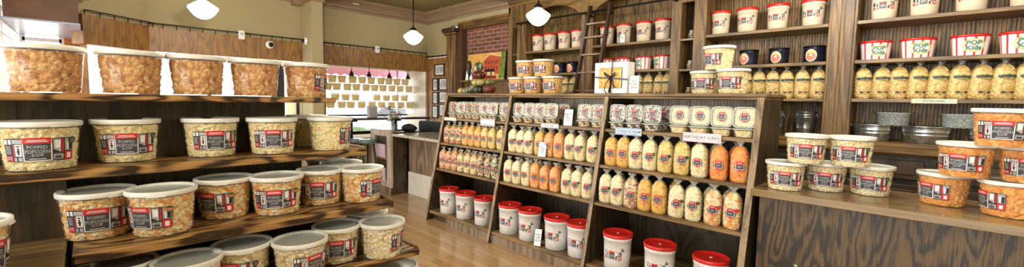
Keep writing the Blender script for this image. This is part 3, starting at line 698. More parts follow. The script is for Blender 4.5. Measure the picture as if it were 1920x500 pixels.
rows = [(1.80, [623, 641, 661, 679, 696, 714, 729, 744, 759], 'top tier'), (1.669, [614, 631, 651, 668, 686, 702, 717.5, 734.5, 750, 766], 'second tier'),
        (1.49, [628, 647.5, 666, 706, 724, 741, 757.5], 'third tier'), (1.359, [619, 640, 657, 677.5, 697, 715, 733, 751, 767.5], 'bottom tier')]
ORD = ['first', 'second', 'third', 'fourth', 'fifth', 'sixth', 'seventh', 'eighth', 'ninth', 'tenth', 'eleventh']
for z, xs, nm in rows:
    for i, x in enumerate(xs):
        p = ony(x, 160, 7.39)
        nm2 = f'{ORD[i]} from the column end' if i else 'at the column end'
        if i == len(xs)-1: nm2 = 'beside the cream jamb'
        place(('small', 'backlit'), lambda: make_small_tub('backlit'), (p.x, 7.39, z), 0, f'small popcorn tub backlit in the window, {nm} of four, {nm2}', 'popcorn tub', 'small tubs stacked in the display window')
# window bar, supports
bar = empty('window_bar', (3.6, 6.98, 0), 0, 'dark wooden window bar with posts below the display tubs', 'counter')
MB().box((-.98, -.2, 1.165), (1.0, .08, 1.20), W_DARK, .004).build('bar_top', bar)
for x, nm in ((-.52, 0), (.30, 0)): MB().box((x-.035, -.12, 0), (x+.035, -.05, 1.165), METAL_BK).box((x-.10, -.16, 1.14), (x+.1, .0, 1.165), METAL_BK).box((x-.12, -.2, 0), (x+.12, .03, .012), METAL_BK).build('post', bar)
bx_ = ony(697, 222, 6.95); tag(MB().box((bx_.x-.075, 6.88, 1.2), (bx_.x+.075, 6.98, 1.405), plain('grey_display_box', rgb(176, 172, 172), .5, noise_amt=.12), .006).box((bx_.x-.055, 6.876, 1.25), (bx_.x+.055, 6.88, 1.37), LGREY).build('display_box'), 'pale grey box standing upright on the window bar', 'box')
# stools at the window
def make_stool():
    r = empty('bar_stool')
    s = MB(); s.lathe([(.0, .735), (.15, .735), (.165, .75), (.165, .775), (.15, .79), (0, .792)], plain('dim_seat', rgb(96, 116, 116), .3), 28); s.build('seat', r)
    for k in range(4):
        a = PI/4+k*PI/2; MB().tube([(.11*math.cos(a), .11*math.sin(a), .74), (.19*math.cos(a), .19*math.sin(a), 0)], .012, METAL_BK).build('leg', r)
    m = MB(); m.tube([(.165*math.cos(2*PI*k/24), .165*math.sin(2*PI*k/24), .25) for k in range(25)], .007, METAL_BK, 6); m.build('foot_ring', r); return r
for px, Y_, lb in ((666, 6.72, 'round dim-topped stool under the window bar, left of its companion'), (689, 6.50, 'round dim-topped stool standing beside the niche cabinet')):
    p = ony(px, 262, Y_); o = place('stool', make_stool, (p.x, p.y, 0), .3, lb, 'stool', 'bar stools at the window'); o.scale = (.85, .85, 1.1)
# spotlights hanging from the valance
def make_spot():
    r = empty('spotlight'); MB().tube([(0, 0, 0), (0, 0, -.09)], .006, METAL_BK, 6).build('stem', r)
    m = MB(); m.lathe([(.045, -.17), (.043, -.155), (.028, -.12), (.016, -.09), (.012, -.08), (0, -.08)], METAL_BK, 16); m.build('lamp_shade', r); return r
for i, px in enumerate((659, 692, 730, 765)):
    p = ony(px, 128, 7.15); place('spot', make_spot, (p.x, 7.15, 2.085), 0, f'black hanging spotlight over the window tubs, {ORD[i]} from the beige column', 'spotlight', 'spotlights over the display window')
tag(MB().tube([(2.7, 7.15, 2.083), (4.6, 7.15, 2.083)], .010, METAL_BK, 6).build('track_bar'), 'dark track bar the window spotlights hang from', 'light track')
# dusky pink awning outside
AW = plain('dusky_pink_awning', rgb(190, 130, 150), .8)
aw = MB()
pts = [(2.6, 7.75, 2.2), (4.9, 7.75, 2.2)]
n = 14
top = [(2.55+2.6*i/n, 7.95, 2.25) for i in range(n+1)]
for i in range(n):
    x0, x1 = 2.6+2.5*i/n, 2.6+2.5*(i+1)/n
    aw.prism([(x0, 8.0, 2.3), (x1, 8.0, 2.3), (x1, 8.0, 1.99), ((x0+x1)/2, 8.0, 1.955), (x0, 8.0, 1.99)], (0, .01, 0), AW)
tag(aw.build('window_awning'), 'dusky pink scalloped awning valance outside the display window', 'awning')
# outside: pavement, shrubs, parked car
struct(MB().box((-6, YW+.2, -.12), (12, 30, -.02), plain('pale_pavement', rgb(206, 204, 200), .9)), 'ground')
LEAF = plain('hedge_leaves', rgb(84, 110, 66), .8, noise_amt=.4, scale=20)
h = MB(); h.surf(40, 14, lambda u, v: (lambda a, b: (lambda r: (4.6+r*1.7*math.cos(a)*math.cos(b), 10.2+r*.4*math.sin(a)*math.cos(b), .2+r*.5*math.sin(b)))(1+.35*noise.noise(Vector((math.cos(a)*3, math.sin(a)*3, b*3)))))(2*PI*u, -.4+v*1.95), LEAF, cu=True)
tag(h.build('hedge'), 'low green hedge outside under the display window', 'hedge')
car = empty('parked_car', (6.6, 13.2, 0), .5, 'pale blue parked car seen through the lower window glass', 'car')
CP = plain('pale_blue_paint', rgb(140, 176, 210), .25)
c = MB(); prof = [(-2.1, .3), (-2.15, .75), (-1.2, .9), (-.6, 1.35), (.9, 1.38), (1.5, .95), (2.1, .85), (2.1, .3)]
c.prism([(x, -.8, z) for x, z in prof], (0, 1.6, 0), CP); c.build('car_body', car)
c = MB(); c.prism([(-1.0, -.81, .95), (-.5, -.81, 1.28), (.85, -.81, 1.3), (1.3, -.81, .97)], (0, 1.62, 0), plain('car_glass', rgb(40, 50, 60), .1)); c.build('side_window', car)
for x in (-1.35, 1.35):
    for y in (-.8, .62):
        w = MB(); w.lathe([(.0, 0), (.2, 0), (.31, .02), (.31, .16), (.2, .18), (0, .18)], METAL_BK, 24, mtx=Matrix.Translation((x, y, .31)) @ Matrix.Rotation(-PI/2, 4, 'X')); w.build('wheel', car)

# ------------------------------------------------------------------ pendants
GLOW = None
def glow():
    t = NT('lit_opal_glass'); e = t.add('Emission'); e.inputs[0].default_value = (1, .94, .80, 1); e.inputs[1].default_value = 7.0; t.link(e.outputs[0], t.out.inputs[0]); return t.m
GLOW = glow()
def make_pendant():
    r = empty('pendant_lamp'); g = MB()
    g.lathe([(0, -.115), (.03, -.113), (.07, -.095), (.112, -.055), (.145, -.005), (.150, .01), (.145, .022), (.09, .062), (.052, .085), (.046, .10)], GLOW, 36); g.build('lamp_shade', r)
    m = MB(); m.lathe([(.05, .095), (.054, .10), (.052, .125), (.02, .15), (.012, .155)], METAL_BK, 24); m.build('fitter', r)
    m = MB(); m.tube([(0, 0, .15), (0, 0, ZC-2.5)], .009, METAL_BK, 8); m.lathe([(.0, ZC-2.53), (.05, ZC-2.53), (.06, ZC-2.50)], METAL_BK, 20); m.build('rod', r); return r
for (x, y, z, lb) in ((3.637, 5.834, 2.5, 'lit opal schoolhouse pendant hanging before the display window wall'), (3.963, 3.526, 2.58, 'lit opal schoolhouse pendant nearest the bookcase'), (.991, 6.079, 2.535, 'lit opal schoolhouse pendant cut off by the top edge above the caramel tubs')):
    o = place('pendant', make_pendant, (x, y, z), 0, lb, 'pendant lamp', 'schoolhouse pendant lamps')
    for ch in children(o):
        if ch.name.startswith('rod'): ch.scale = (1, 1, (ZC-z)/(ZC-2.5))
# ------------------------------------------------------------------ small fittings on the walls
def dome_cam(loc, rz, lb):
    r = empty('security_camera', loc, rz, lb, 'security camera')
    CW = plain('camera_white', rgb(226, 226, 224), .35)
    MB().lathe([(.058, 0), (.06, .006), (.055, .03), (.04, .042), (0, .044)], CW, 28, mtx=Matrix.Rotation(PI/2, 4, 'X')).build('housing', r)
    MB().lathe([(.034, .035), (.034, .045), (.026, .062), (.0, .070)], METAL_BK, 20, mtx=Matrix.Rotation(PI/2, 4, 'X')).build('lens_dome', r)
p = ony(505, 84, YW-.05); dome_cam((p.x, YW-.05, p.z), .25, 'white round security camera mounted on the oak valance')
p = onx(576, 77, 2.337); dome_cam((2.337, p.y, p.z), -PI/2-.2, 'white security camera on the side of the beige column')
r = empty('security_camera', (-.03, 6.2, 2.52), 0, 'white boxy security camera on the bulkhead side, cut by the top edge', 'security camera')
MB().box((0, -.12, -.03), (.10, .06, .12), MATS['camera_white'], .01).build('housing', r)
MB().lathe([(.05, 0), (.05, .02), (.035, .05), (0, .06)], METAL_BK, 20, mtx=Matrix.Translation((.14, -.05, .07)) @ Matrix.Rotation(PI, 4, 'X')).build('lens_dome', r)
MB().box((.09, -.1, .06), (.19, 0, .085), MATS['camera_white'], .008).build('bracket', r)
for px, py, X, lb in ((452, 66, 0, 'small white sensor box on the valance left of the column'), (706, 93, 0, 'small white sensor box on the valance over the display window')):
    p = ony(px, py, YW-.05); b = MB(); b.box((p.x-.037, YW-.10, p.z-.06), (p.x+.037, YW-.05, p.z+.06), WHITE, .006); b.box((p.x-.02, YW-.103, p.z+.0), (p.x+.02, YW-.10, p.z+.03), LGREY); tag(b.build('wall_sensor'), lb, 'sensor')
# picture frames on the panelling
PH = plain('photo_print', rgb(176, 178, 178), .3, noise_amt=.45, scale=26)
for i, (x0, x1, y0, y1, lb) in enumerate(((816, 834, 120, 142, 'small framed photo hanging alone above the other frames'), (812, 822, 147, 170, 'framed photo, left of the pair under the topmost frame'), (824, 839, 146, 169, 'framed photo, right of the pair under the topmost frame'),
        (812, 822, 173, 195, 'framed photo, left of the third row down'), (824, 839, 171, 193, 'framed photo beside the third row, touching the shelf unit'), (811, 822, 198, 221, 'lowest left framed photo with bluish reflection'), (824, 836, 195, 218, 'lowest right framed photo with bluish reflection'))):
    X = XW-.012; a = onx(x0, (y0+y1)/2, X); b = onx(x1, (y0+y1)/2, X); c = onx((x0+x1)/2, y0, X); d = onx((x0+x1)/2, y1, X)
    r = empty('picture_frame', (X, (a.y+b.y)/2, (c.z+d.z)/2), 0, lb, 'picture frame', 'framed photos on the panelled wall')
    hy, hz = abs(a.y-b.y)/2, abs(c.z-d.z)/2; m = MB()
    m.box((-.02, -hy, -hz), (-.0005, -hy+.018, hz), METAL_BK); m.box((-.02, hy-.018, -hz), (-.0005, hy, hz), METAL_BK); m.box((-.02, -hy, -hz), (-.0005, hy, -hz+.018), METAL_BK); m.box((-.02, -hy, hz-.018), (-.0005, hy, hz), METAL_BK); m.build('frame', r)
    MB().box((-.008, -hy+.018, -hz+.018), (-.0005, hy-.018, hz-.018), WHITE).box((-.010, -hy+.04, -hz+.045), (-.008, hy-.04, hz-.045), PH).build('photo', r)

# ------------------------------------------------------------------ low counter at the back (runs towards the camera behind the shelf unit)
lc = empty('service_counter', (3.4, 5.3, 0), 0, 'low counter with pale stone top, dark front and white tile base', 'counter')
STONE = plain('pale_stone_top', rgb(188, 184, 170), .12, noise_amt=.12, scale=14)
MB().box((-.03, -.75, .945), (.75, .74, .985), STONE, .006).build('countertop', lc)
MB().box((.26, -.75, .3), (.30, .70, .945), W_GREY).build('knee_panel', lc)
MB().box((.245, -.75, 0), (.30, .70, .36), plain('white_tile', rgb(216, 212, 202), .25, noise_amt=.05, scale=5)).build('tile_base', lc)
nc = empty('niche_cabinet', (3.384, 6.06, 0), 0, 'end cabinet with two open niches holding leaflets, under the vase', 'cabinet')
m = MB(); m.box((.02, -.002, 0), (.27, .68, 1.0), W_DARK)
m.build('cabinet_body', nc)
m = MB(); m.box((-.015, 0, .0), (.02, .14, 1.03), W_PALE); m.box((-.015, .54, 0), (.02, .68, 1.03), W_PALE); m.box((-.015, .14, .93), (.02, .54, 1.03), W_PALE); m.box((-.015, .14, 0), (.02, .54, .2), W_PALE); m.build('face_frame', nc)
m = MB(); m.box((-.012, .14, .55), (.018, .54, .58), W_GREY); m.build('niche_shelf', nc)
m = MB(); m.box((-.03, -.012, 0), (.28, 0, .11), W_DARK, .003); m.box((-.035, -.02, 0), (-.015, .68, .11), W_GREY, .003); m.build('plinth', nc)
LVP = plain('pink_paper', rgb(214, 190, 206), .6)
for z, lb in ((.58, 'pinkish leaflet stack in the upper cabinet niche'), (.2, 'pinkish leaflet stack in the lower cabinet niche')):
    m = MB(); m.prism([(3.372, 6.26, z), (3.372, 6.54, z), (3.340, 6.56, z+.22), (3.340, 6.22, z+.22)], (.02, 0, 0), LVP); tag(m.build('leaflet_stack'), lb, 'leaflets', 'leaflets in the niche cabinet')
# vase of flowers on the counter end
vs_ = empty('flower_vase', (3.52, 6.3, 1.03), 0, 'vase of pale pink and white flowers on the counter end', 'vase')
m = MB(); m.lathe([(.045, -.03), (.05, -.02), (.06, .05), (.045, .12), (.05, .15)], clear('vase_glass', haze=.2, gloss=.1), 20); m.build('vase_body', vs_)
m = MB()
for k in range(26):
    a = random.random()*2*PI; r = random.random()*.15; z = .2+random.random()*.17
    m.tube([(0, 0, .02), (r*.4*math.cos(a), r*.4*math.sin(a), z*.6), (r*math.cos(a), r*math.sin(a), z)], .0025, plain('flower_stem', rgb(96, 128, 70), .7), 4)
m.build('stems', vs_)
m = MB()
for k in range(46):
    a = random.random()*2*PI; r = .03+random.random()*.14; z = .16+random.random()*.22
    mt = [plain('pink_petals', rgb(216, 160, 178), .8), plain('white_petals', rgb(232, 228, 224), .8), plain('leaf_green', rgb(104, 134, 78), .8)][k % 3]
    M_ = Matrix.Translation((r*math.cos(a), r*math.sin(a), z)) @ Matrix.Rotation(random.random()*6, 4, 'Z') @ Matrix.Rotation(random.random()*1.4, 4, 'X')
    m.lathe([(.004, 0), (.024, .008), (.02, .02), (.002, .022)], mt, 7, mtx=M_, sy=.7)
m.build('blossoms', vs_)
m = MB(); BK = plain('black_leather', rgb(24, 24, 28), .7)
r = empty('bench_seat', (4.1, 6.0, 0), 0, 'low black bench back standing behind the stone-topped counter', 'bench')
MB().box((.12, -.55, .95), (.22, .62, 1.15), BK, .03).build('backrest', r); MB().box((.12, -.55, 0), (.40, .62, .95), W_DARK).build('bench_base', r)
m.surf(20, 10, lambda u, v: (lambda a, b: (4.02+.13*math.cos(a)*math.cos(b)*(1+.2*math.sin(2*a+1)), 6.58+.17*math.sin(a)*math.cos(b), 1.02+.062*math.sin(b)*(1+.3*math.sin(3*a))))(2*PI*u, -PI/2+v*PI), BK, cu=True)
tag(m.build('shoulder_bag'), 'slumped black bag lying behind the vase', 'bag')
tag(MB().box((3.8, 6.4, .0), (4.25, 6.76, .96), W_DARK).build('side_cabinet'), 'low dark cabinet end under the black bag', 'cabinet')

# ================================================================== BUILT-IN BOOKCASE
bc = empty('bookcase', (4.6, 1.8, 0), 0, 'tall built-in oak bookcase with beadboard back filling the long wall', 'bookcase')
OFF = Vector((-4.6, -1.8, 0))
def bpart(mb, name, parent=bc):
    mb.v = [(x-4.6, y-1.8, z) for x, y, z in mb.v]; return mb.build(name, parent)
POSTS = [(4.61, 4.70), (4.33, 4.51), (3.155, 3.339), (2.013, 2.121), (1.745, 1.873), (.504, .699), (-.76, -.56)]
for a, b in POSTS:
    m = MB(); m.box((4.6, a, 0), (4.66, b, 2.96), W_OAKZ, .004)
    if b-a > .15:
        c = (a+b)/2; m.box((4.588, a+.02, 1.27), (4.6, c-.012, 2.7), W_OAKZ, .004); m.box((4.588, c+.012, 1.27), (4.6, b-.02, 2.7), W_OAKZ, .004)
    m.box((4.66, a, 0), (5.02, a+.02, 2.96), W_OAKZ); m.box((4.66, b-.02, 0), (5.02, b, 2.96), W_OAKZ)
    bpart(m, 'post')
def bead(y0, y1, z0, z1, X, p=.046, mat=W_BEAD):
    m = MB(); n = max(1, round((y1-y0)/p)); p = (y1-y0)/n
    for i in range(n):
        a = y0+i*p
        prof = [(X, a+.003), (X, a+p*.5-.002), (X+.004, a+p*.5), (X, a+p*.5+.002), (X, a+p-.003), (X+.007, a+p-.0015), (X+.007, a+p+.0015)]
        pp = [(X+.007, a+.0)]+prof
        for (xa, ya), (xb, yb) in zip(pp, pp[1:]):
            m.add([(xa, ya, z0), (xb, yb, z0), (xb, yb, z1), (xa, ya, z1)], [(0, 3, 2, 1)], mat)
    m.box((X+.008, y0, z0), (X+.02, y1, z1), mat)
    return m
BAYS = [(3.339, 4.33), (2.121, 3.155), (.699, 1.745), (-.56, .504)]
SH = (2.262, 1.934, 1.610)
for y0, y1 in BAYS: bpart(bead(y0, y1, 1.2, 2.96, 4.99), 'back_panel')
for i, (y0, y1) in enumerate(BAYS):
    for z in SH:
        bpart(MB().box((4.605, y0, z-.03), (4.99, y1, z), W_SHELFY, .003), 'shelf')
# narrow jar niches
for y0, y1 in ((4.51, 4.61), (1.873, 2.013)):
    bpart(MB().box((4.9, y0, 0), (4.93, y1, 2.96), plain('niche_dark_wood', rgb(58, 42, 30), .5)), 'back_panel')
    for z in (2.243, 1.915, 1.622): bpart(MB().box((4.61, y0, z-.02), (4.9, y1, z), W_SHELFY), 'shelf')
    bpart(MB().box((4.6, y0, 2.63), (4.66, y1, 2.96), W_OAKZ, .003), 'niche_head')
# arched heads
for y0, y1 in BAYS:
    m = MB(); n = 18; pts = [(4.602, y0, 2.98), (4.602, y0, 2.70)]
    for k in range(n+1):
        u = k/n; pts.append((4.602, y0+.04+(y1-y0-.08)*u, 2.71+.15*math.sin(PI*u)**.75))
    pts += [(4.602, y1, 2.70), (4.602, y1, 2.98)]
    # split into strips so the head stays a clean surface
    for k in range(2, n+2):
        a, b = pts[k], pts[k+1]; m.prism([(4.602, a[1], a[2]), (4.602, b[1], b[2]), (4.602, b[1], 2.98), (4.602, a[1], 2.98)], (.04, 0, 0), W_OAKY)
    m.box((4.602, y0, 2.70), (4.642, y0+.04, 2.98), W_OAKY); m.box((4.602, y1-.04, 2.70), (4.642, y1, 2.98), W_OAKY)
    bpart(m, 'arched_head')
m = MB(); prof = [(0, 2.955), (-.02, 2.955), (-.03, 2.985), (-.06, 3.0), (-.075, 3.03), (-.12, 3.05), (-.12, 3.075), (0, 3.075)]
m.prism([(4.62+d, -1.2, z) for d, z in prof], (0, 5.9, 0), W_OAKY); m.box((4.6, -1.2, 3.07), (5.02, 4.7, ZC), W_OAKY); bpart(m, 'cornice')
# base cabinets with drawers
m = MB(); m.box((4.50, -1.2, 1.225), (5.0, 4.70, 1.258), W_OAKY, .004); m.box((4.44, -1.2, 1.165), (4.56, 4.70, 1.225), W_OAKY, .02); bpart(m, 'ledge')
m = MB(); m.box((4.50, -1.2, .08), (5.0, 4.70, 1.17), W_DARK); m.box((4.54, -1.2, 0), (5.0, 4.7, .08), W_DARK); bpart(m, 'base_cabinet')
DR = wood('dark_drawer', rgb(84, 64, 46), rgb(40, 30, 22), 'y', rings=6)
for y0, y1 in ((3.34, 4.6), (2.12, 3.15), (1.25, 1.72), (.72, 1.19), (.02, .48), (-.52, -.04)):
    for z0, z1, nm in ((.98, 1.13, 'drawer'), (.12, .94, 'door')):
        m = MB(); m.box((4.478, y0, z0), (4.50, y1, z1), DR, .006); m.box((4.47, y0+.05, z0+.04), (4.479, y1-.05, z1-.04), DR, .004); d = bpart(m, nm)
        k = MB(); k.lathe([(.006, 0), (.006, .012), (.014, .02), (.012, .028), (0, .03)], METAL_BK, 12, mtx=Matrix.Translation((4.47, (y0+y1)/2, z1-.07)) @ Matrix.Rotation(-PI/2, 4, 'Y'))
        k.v = [(x-4.6, y-1.8, z) for x, y, z in k.v]; k.build('knob', d)
m = MB(); m.tube([(4.52, -1.1, 2.67), (4.52, 4.46, 2.67)], .012, METAL_BK, 8)
for y in (4.42, 3.25, 2.07, 1.81, .6): m.tube([(4.52, y, 2.67), (4.62, y, 2.67)], .009, METAL_BK, 6); m.lathe([(.022, 0), (.022, .012)], METAL_BK, 12, mtx=Matrix.Translation((4.59, y, 2.67)) @ Matrix.Rotation(PI/2, 4, 'Y'))
bpart(m, 'ladder_rail')
# library ladder
ld = empty('library_ladder', (3.9, 2.985, 0), 0, 'dark wooden library ladder leaning on the bookcase rail', 'ladder')
LW = wood('dark_ladder_wood', rgb(74, 52, 36), rgb(44, 30, 20), 'z')
LR = wood('ladder_rung_wood', rgb(150, 128, 104), rgb(110, 86, 62), 'y')
lx = lambda z: 3.83+.247*z
for y in (3.135, 2.838):
    m = MB(); m.prism([(lx(0)-.03, y-.014, 0), (lx(0)+.03, y-.014, 0), (lx(2.74)+.03, y-.014, 2.74), (lx(2.74)-.03, y-.014, 2.74)], (0, .028, 0), LW); m.v = [(x-3.9, yy-2.985, z) for x, yy, z in m.v]; m.build('stile', ld)
for z in (.3, .6, .9, 1.2, 1.44, 1.675, 1.895, 2.115, 2.33, 2.50):
    m = MB(); m.box((lx(z)-.035, 2.852, z-.011), (lx(z)+.035, 3.121, z+.011), LR, .003); m.v = [(x-3.9, yy-2.985, zz) for x, yy, zz in m.v]; m.build('rung', ld)
for y in (3.135, 2.838):
    m = MB(); m.box((lx(2.7)-.02, y-.02, 2.60), (4.54, y+.02, 2.625), METAL_BK); m.tube([(4.535, y, 2.61), (4.55, y, 2.66), (4.535, y, 2.695), (4.51, y, 2.69)], .008, METAL_BK, 6); m.v = [(x-3.9, yy-2.985, z) for x, yy, z in m.v]; m.build('hook', ld)

# ---------------------------------------------------------------- goods on the bookcase
BAYN = ['bay behind the near pendant', 'bay behind the ladder', 'wide bay beside jar niche', 'rightmost bay']
def on_shelf(kind, maker, ys, X, z, names, what, cat, group, jit=6, tilt=None, turn=3):
    for i, y in enumerate(ys):
        rz = -PI/2+math.radians(random.uniform(-jit, jit)+turn)
        lb = what+', '+names[i]
        if tilt: place(kind, maker, (X, y, z), rz, lb, cat, group, rot=(0, math.radians(tilt*random.uniform(.3, 1.2)), rz) if tilt else None)
        else: place(kind, maker, (X, y, z), rz, lb, cat, group)
def ords(n, bay): return [f'{ORD[i]} from the left in the {bay}' for i in range(n)]
g = 'red-lidded cream buckets on the top bookcase shelf'
for ys, b in (([4.22, 3.99, 3.73, 3.50], 0), ([3.04, 2.80, 2.53, 2.29], 1), ([1.655, 1.40, 1.13, .845], 2), ([.352, .108, -.148, -.42], 3)):
    on_shelf('bucket', lambda: make_bin('bucket'), ys, 4.76, SH[0], ords(4, BAYN[b]), 'cream bucket with red lid', 'popcorn bucket', g)
g = 'navy popcorn tins on the second bookcase shelf'
on_shelf('tin', make_tin, [3.796, 3.57], 4.76, SH[1], ['left of the two behind orange tubs', 'right of the two, beside the ladder'], 'dark navy tin on the second shelf', 'popcorn tin', g, turn=-5)
on_shelf('tin', make_tin, [1.365, 1.10, .815], 4.76, SH[1], ['partly behind the stacked tubs', 'middle of the wide bay', 'beside the broad oak post'], 'dark navy tin with peach label', 'popcorn tin', g, turn=-12)
g = 'striped buckets on the second bookcase shelf'
on_shelf('striped', make_striped, [3.03, 2.80, 2.52, 2.285], 4.76, SH[1], ['half hidden by the ladder', 'peeking over the white gift box', 'right of the gift box', 'beside the jar niche post'], 'red and white striped bucket', 'popcorn bucket', g, turn=-25)
on_shelf('striped', make_striped, [.385, .125, -.162, -.41], 4.76, SH[1], ['first in the rightmost bay, beside the oak post', 'second in the rightmost bay', 'third in the rightmost bay', 'cut by the right edge of the photo'], 'red and white striped bucket', 'popcorn bucket', g, turn=16)
g = 'tall gold popcorn bags on the bookcase'
def gold(): return make_bag('gold', 'plain')
for ys, b in (([3.66, 3.53], 0), ([2.545, 2.425, 2.305, 2.19], 1), ([1.37, 1.25, 1.13, 1.01, .89, .77], 2), ([.445, .335, .225, .115, .0, -.115, -.225, -.34, -.455], 3)):
    for i, y in enumerate(ys):
        rz = -PI/2+math.radians(24+random.uniform(-5, 5)); s = .97
        o = place('gold', gold, (4.73, y, SH[2]), rz, f'gold popcorn bag with green band, {ORD[i]} from the left, {BAYN[b]}', 'popcorn bag', g, rot=(math.radians(random.uniform(1, 3.0)), math.radians(random.uniform(-2, 4)), rz)); o.scale = (1.09, 1.03, 1.03)
g = 'small candy jars in the narrow niches'
for (y, z, lb) in ((1.968-.03, 2.243, 'small candy jar, highest in the narrow niche beside the wide bay'), (1.94, 1.915, 'small candy jar, middle of the narrow niche beside the wide bay'), (1.94, 1.622, 'small candy jar, lowest in the narrow niche, behind white tubs'),
                   (4.565, 2.243, 'small candy jar in the far niche, upper shelf beside the brick'), (4.565, 1.915, 'small candy jar in the far niche, lower, behind orange tubs')):
    place('jar', make_jar, (4.72, y, z), -PI/2+.3, lb, 'jar', g)
# galvanized pails and tubs
def make_pail():
    r = empty('metal_pail'); m = MB()
    m.lathe([(.0, .004), (.062, .004), (.064, 0), (.067, .004), (.074, .07), (.076, .075), (.075, .08), (.086, .17), (.0885, .175), (.0875, .18), (.089, .19), (.091, .195), (.090, .20), (.093, .222), (.096, .226), (.093, .229), (.090, .222), (.06, .01), (0, .01)], GALV, 36); m.build('pail_body', r)
    m = MB(); m.tube([(-.095, 0, .205), (-.103, -.02, .16), (-.1, -.06, .10), (-.05, -.1, .075), (0, -.108, .07), (.05, -.1, .075), (.1, -.06, .10), (.103, -.02, .16), (.095, 0, .205)], .0025, STEEL, 6); m.build('handle', r); return r
def make_oval(w=.16):
    r = empty('oval_metal_tub'); m = MB(); k = w
    m.lathe([(.0, .004), (k*.78, .004), (k*.80, 0), (k*.82, .004), (k*.90, .06), (k*.915, .064), (k*.90, .068), (k*.93, .085), (k*.945, .089), (k*.935, .093), (k*.985, .13), (k, .135), (k*.98, .138), (k*.8, .012), (0, .010)], GALV, 44, sy=.62); m.build('tub_body', r)
    for s in (1, -1):
        m = MB(); m.tube([(s*k*.97, -.03, .118), (s*(k+.02), -.025, .14), (s*(k+.022), 0, .15), (s*(k+.02), .025, .14), (s*k*.97, .03, .118)], .004, STEEL, 6); m.build('handle', r)
    return r
def make_planter():
    r = empty('embossed_planter'); m = MB(); m.lathe([(.0, .0), (.092, 0), (.098, .004), (.103, .098), (.108, .1), (.108, .106), (.1, .106), (.094, .01), (0, .01)], EMB, 44, sy=.62); m.build('planter_body', r)
    for s in (1, -1):
        m = MB(); m.tube([(s*.105, -.02, .085), (s*.122, -.02, .105), (s*.125, 0, .112), (s*.122, .02, .105), (s*.105, .02, .085)], .0045, plain('rusty_handle', rgb(92, 66, 50), .7), 6); m.build('handle', r)
    return r
Z4 = 1.258
place('pail', make_pail, (4.72, .84, Z4), 1.2, 'round galvanized pail standing beside the broad oak post', 'pail', 'galvanized pails and tubs')
place('pail', make_pail, (4.72, 1.085, Z4), .9, 'round galvanized pail half hidden behind the shelf unit end', 'pail', 'galvanized pails and tubs')
place('oval1', lambda: make_oval(.135), (4.72, .36, Z4), -PI/2, 'smaller oval galvanized tub under the first embossed planter', 'metal tub', 'galvanized pails and tubs')
place('oval2', lambda: make_oval(.158), (4.72, .035, Z4), -PI/2, 'wide oval galvanized tub between the two embossed planters', 'metal tub', 'galvanized pails and tubs')
place('oval2', lambda: make_oval(.158), (4.72, -.34, Z4), -PI/2, 'oval galvanized tub mostly hidden by the orange tubs', 'metal tub', 'galvanized pails and tubs')
place('planter', make_planter, (4.72, .235, Z4+.133), -PI/2, 'grey embossed oval planter resting across two metal tub rims', 'planter', 'embossed grey planters')
place('planter', make_planter, (4.72, -.15, Z4+.133), -PI/2, 'grey embossed oval planter beside the orange tub stack', 'planter', 'embossed grey planters')

# ------------------------------------------------------------------ cards and signs
def card(loc, rz, w, h, lines, label, tilt=14, edge=True, group='white price cards'):
    r = empty('price_card', loc, rz, label, 'sign', group); T = Matrix.Rotation(math.radians(-tilt), 4, 'X')
    m = MB(); m.box((-w/2, 0, 0), (w/2, .003, h), plain('white_card', rgb(232, 238, 244), .35), mtx=T); m.build('card', r)
    m = MB(); m.box((-w/2-.003, .003, -.0), (w/2+.003, .006, h+.003), METAL_BK, mtx=T); m.box((-w/2, 0, 0), (w/2, .05, .003), METAL_BK); m.build('holder', r)
    m = MB(); fn = lambda u, v: tuple(T @ Vector((u, -.0008, v)))
    for k, tx in enumerate(lines): text_on(m, tx, INK, fn, h*.14, 0, h*(.68-.17*k), .015, .9)
    if lines: m.build('lettering', r)
    return r
card((4.62, 2.735, SH[0]), -PI/2+.5, .058, .11, ['GIFT', '$9.99'], 'small white price card on the top bookcase shelf beside a bucket')
card((4.58, 5.62, 1.872), -PI/2+.35, .13, .19, [], 'white information card on the brick recess ledge', group=None)
card((3.43, 1.90, 1.622), -PI/2+.35, .085, .165, ['GIFT', 'BOXES', '$24.99'], 'white price card leaning beside the ribboned gift box')
card((3.285, 2.51, 1.305), -PI/2+.35, .085, .165, ['MEDLEY', 'SMALL', '$9.99'], 'white price card among the clear square boxes')
card((3.175, 2.74, .985), -PI/2+.35, .08, .15, ['HELLO', 'SOME', '$4.99'], 'white price card before the orange bags')
card((3.045, 2.66, .125), -PI/2+.35, .07, .165, ['2 GAL', 'TUBS', '$29.99'], 'white price card among the red-lidded bins')
def strip(y0, y1, z0, z1, X, m_bg, txt, tm, label, inner=None):
    c = (y0+y1)/2; r = empty('shelf_sign', (X, c, z0), -PI/2, label, 'sign'); w = y1-y0; h = z1-z0
    MB().box((-w/2, -.002, 0), (w/2, .002, h), m_bg).build('card', r)
    m = MB()
    if inner: m.box((-w/2+.006, -.0026, h*.24), (w/2-.006, -.002, h*.8), inner)
    if txt: text_on(m, txt, tm, lambda u, v: (u, -.0034, v), h*.5, 0, h*.5, .01, min(1, w/(len(txt)*h*.5*.62)))
    if m.v: m.build('lettering', r)
    return r
SX = 3.262
strip(4.24, 4.49, 1.272, 1.312, SX, plain('ivory_card', rgb(226, 220, 206), .5), None, INK, 'blank ivory strip on the shelf edge at the far end of the unit')
strip(3.52, 3.77, 1.24, 1.33, SX-.004, LGREY, None, INK, 'grey box-shaped sign hanging on the shelf edge below the chocolate boxes', inner=WHITE)
strip(2.60, 2.83, 1.272, 1.32, SX, LGREY, 'SNACK MIX', INK, 'grey lettered strip on the shelf edge, middle of unit', inner=WHITE)
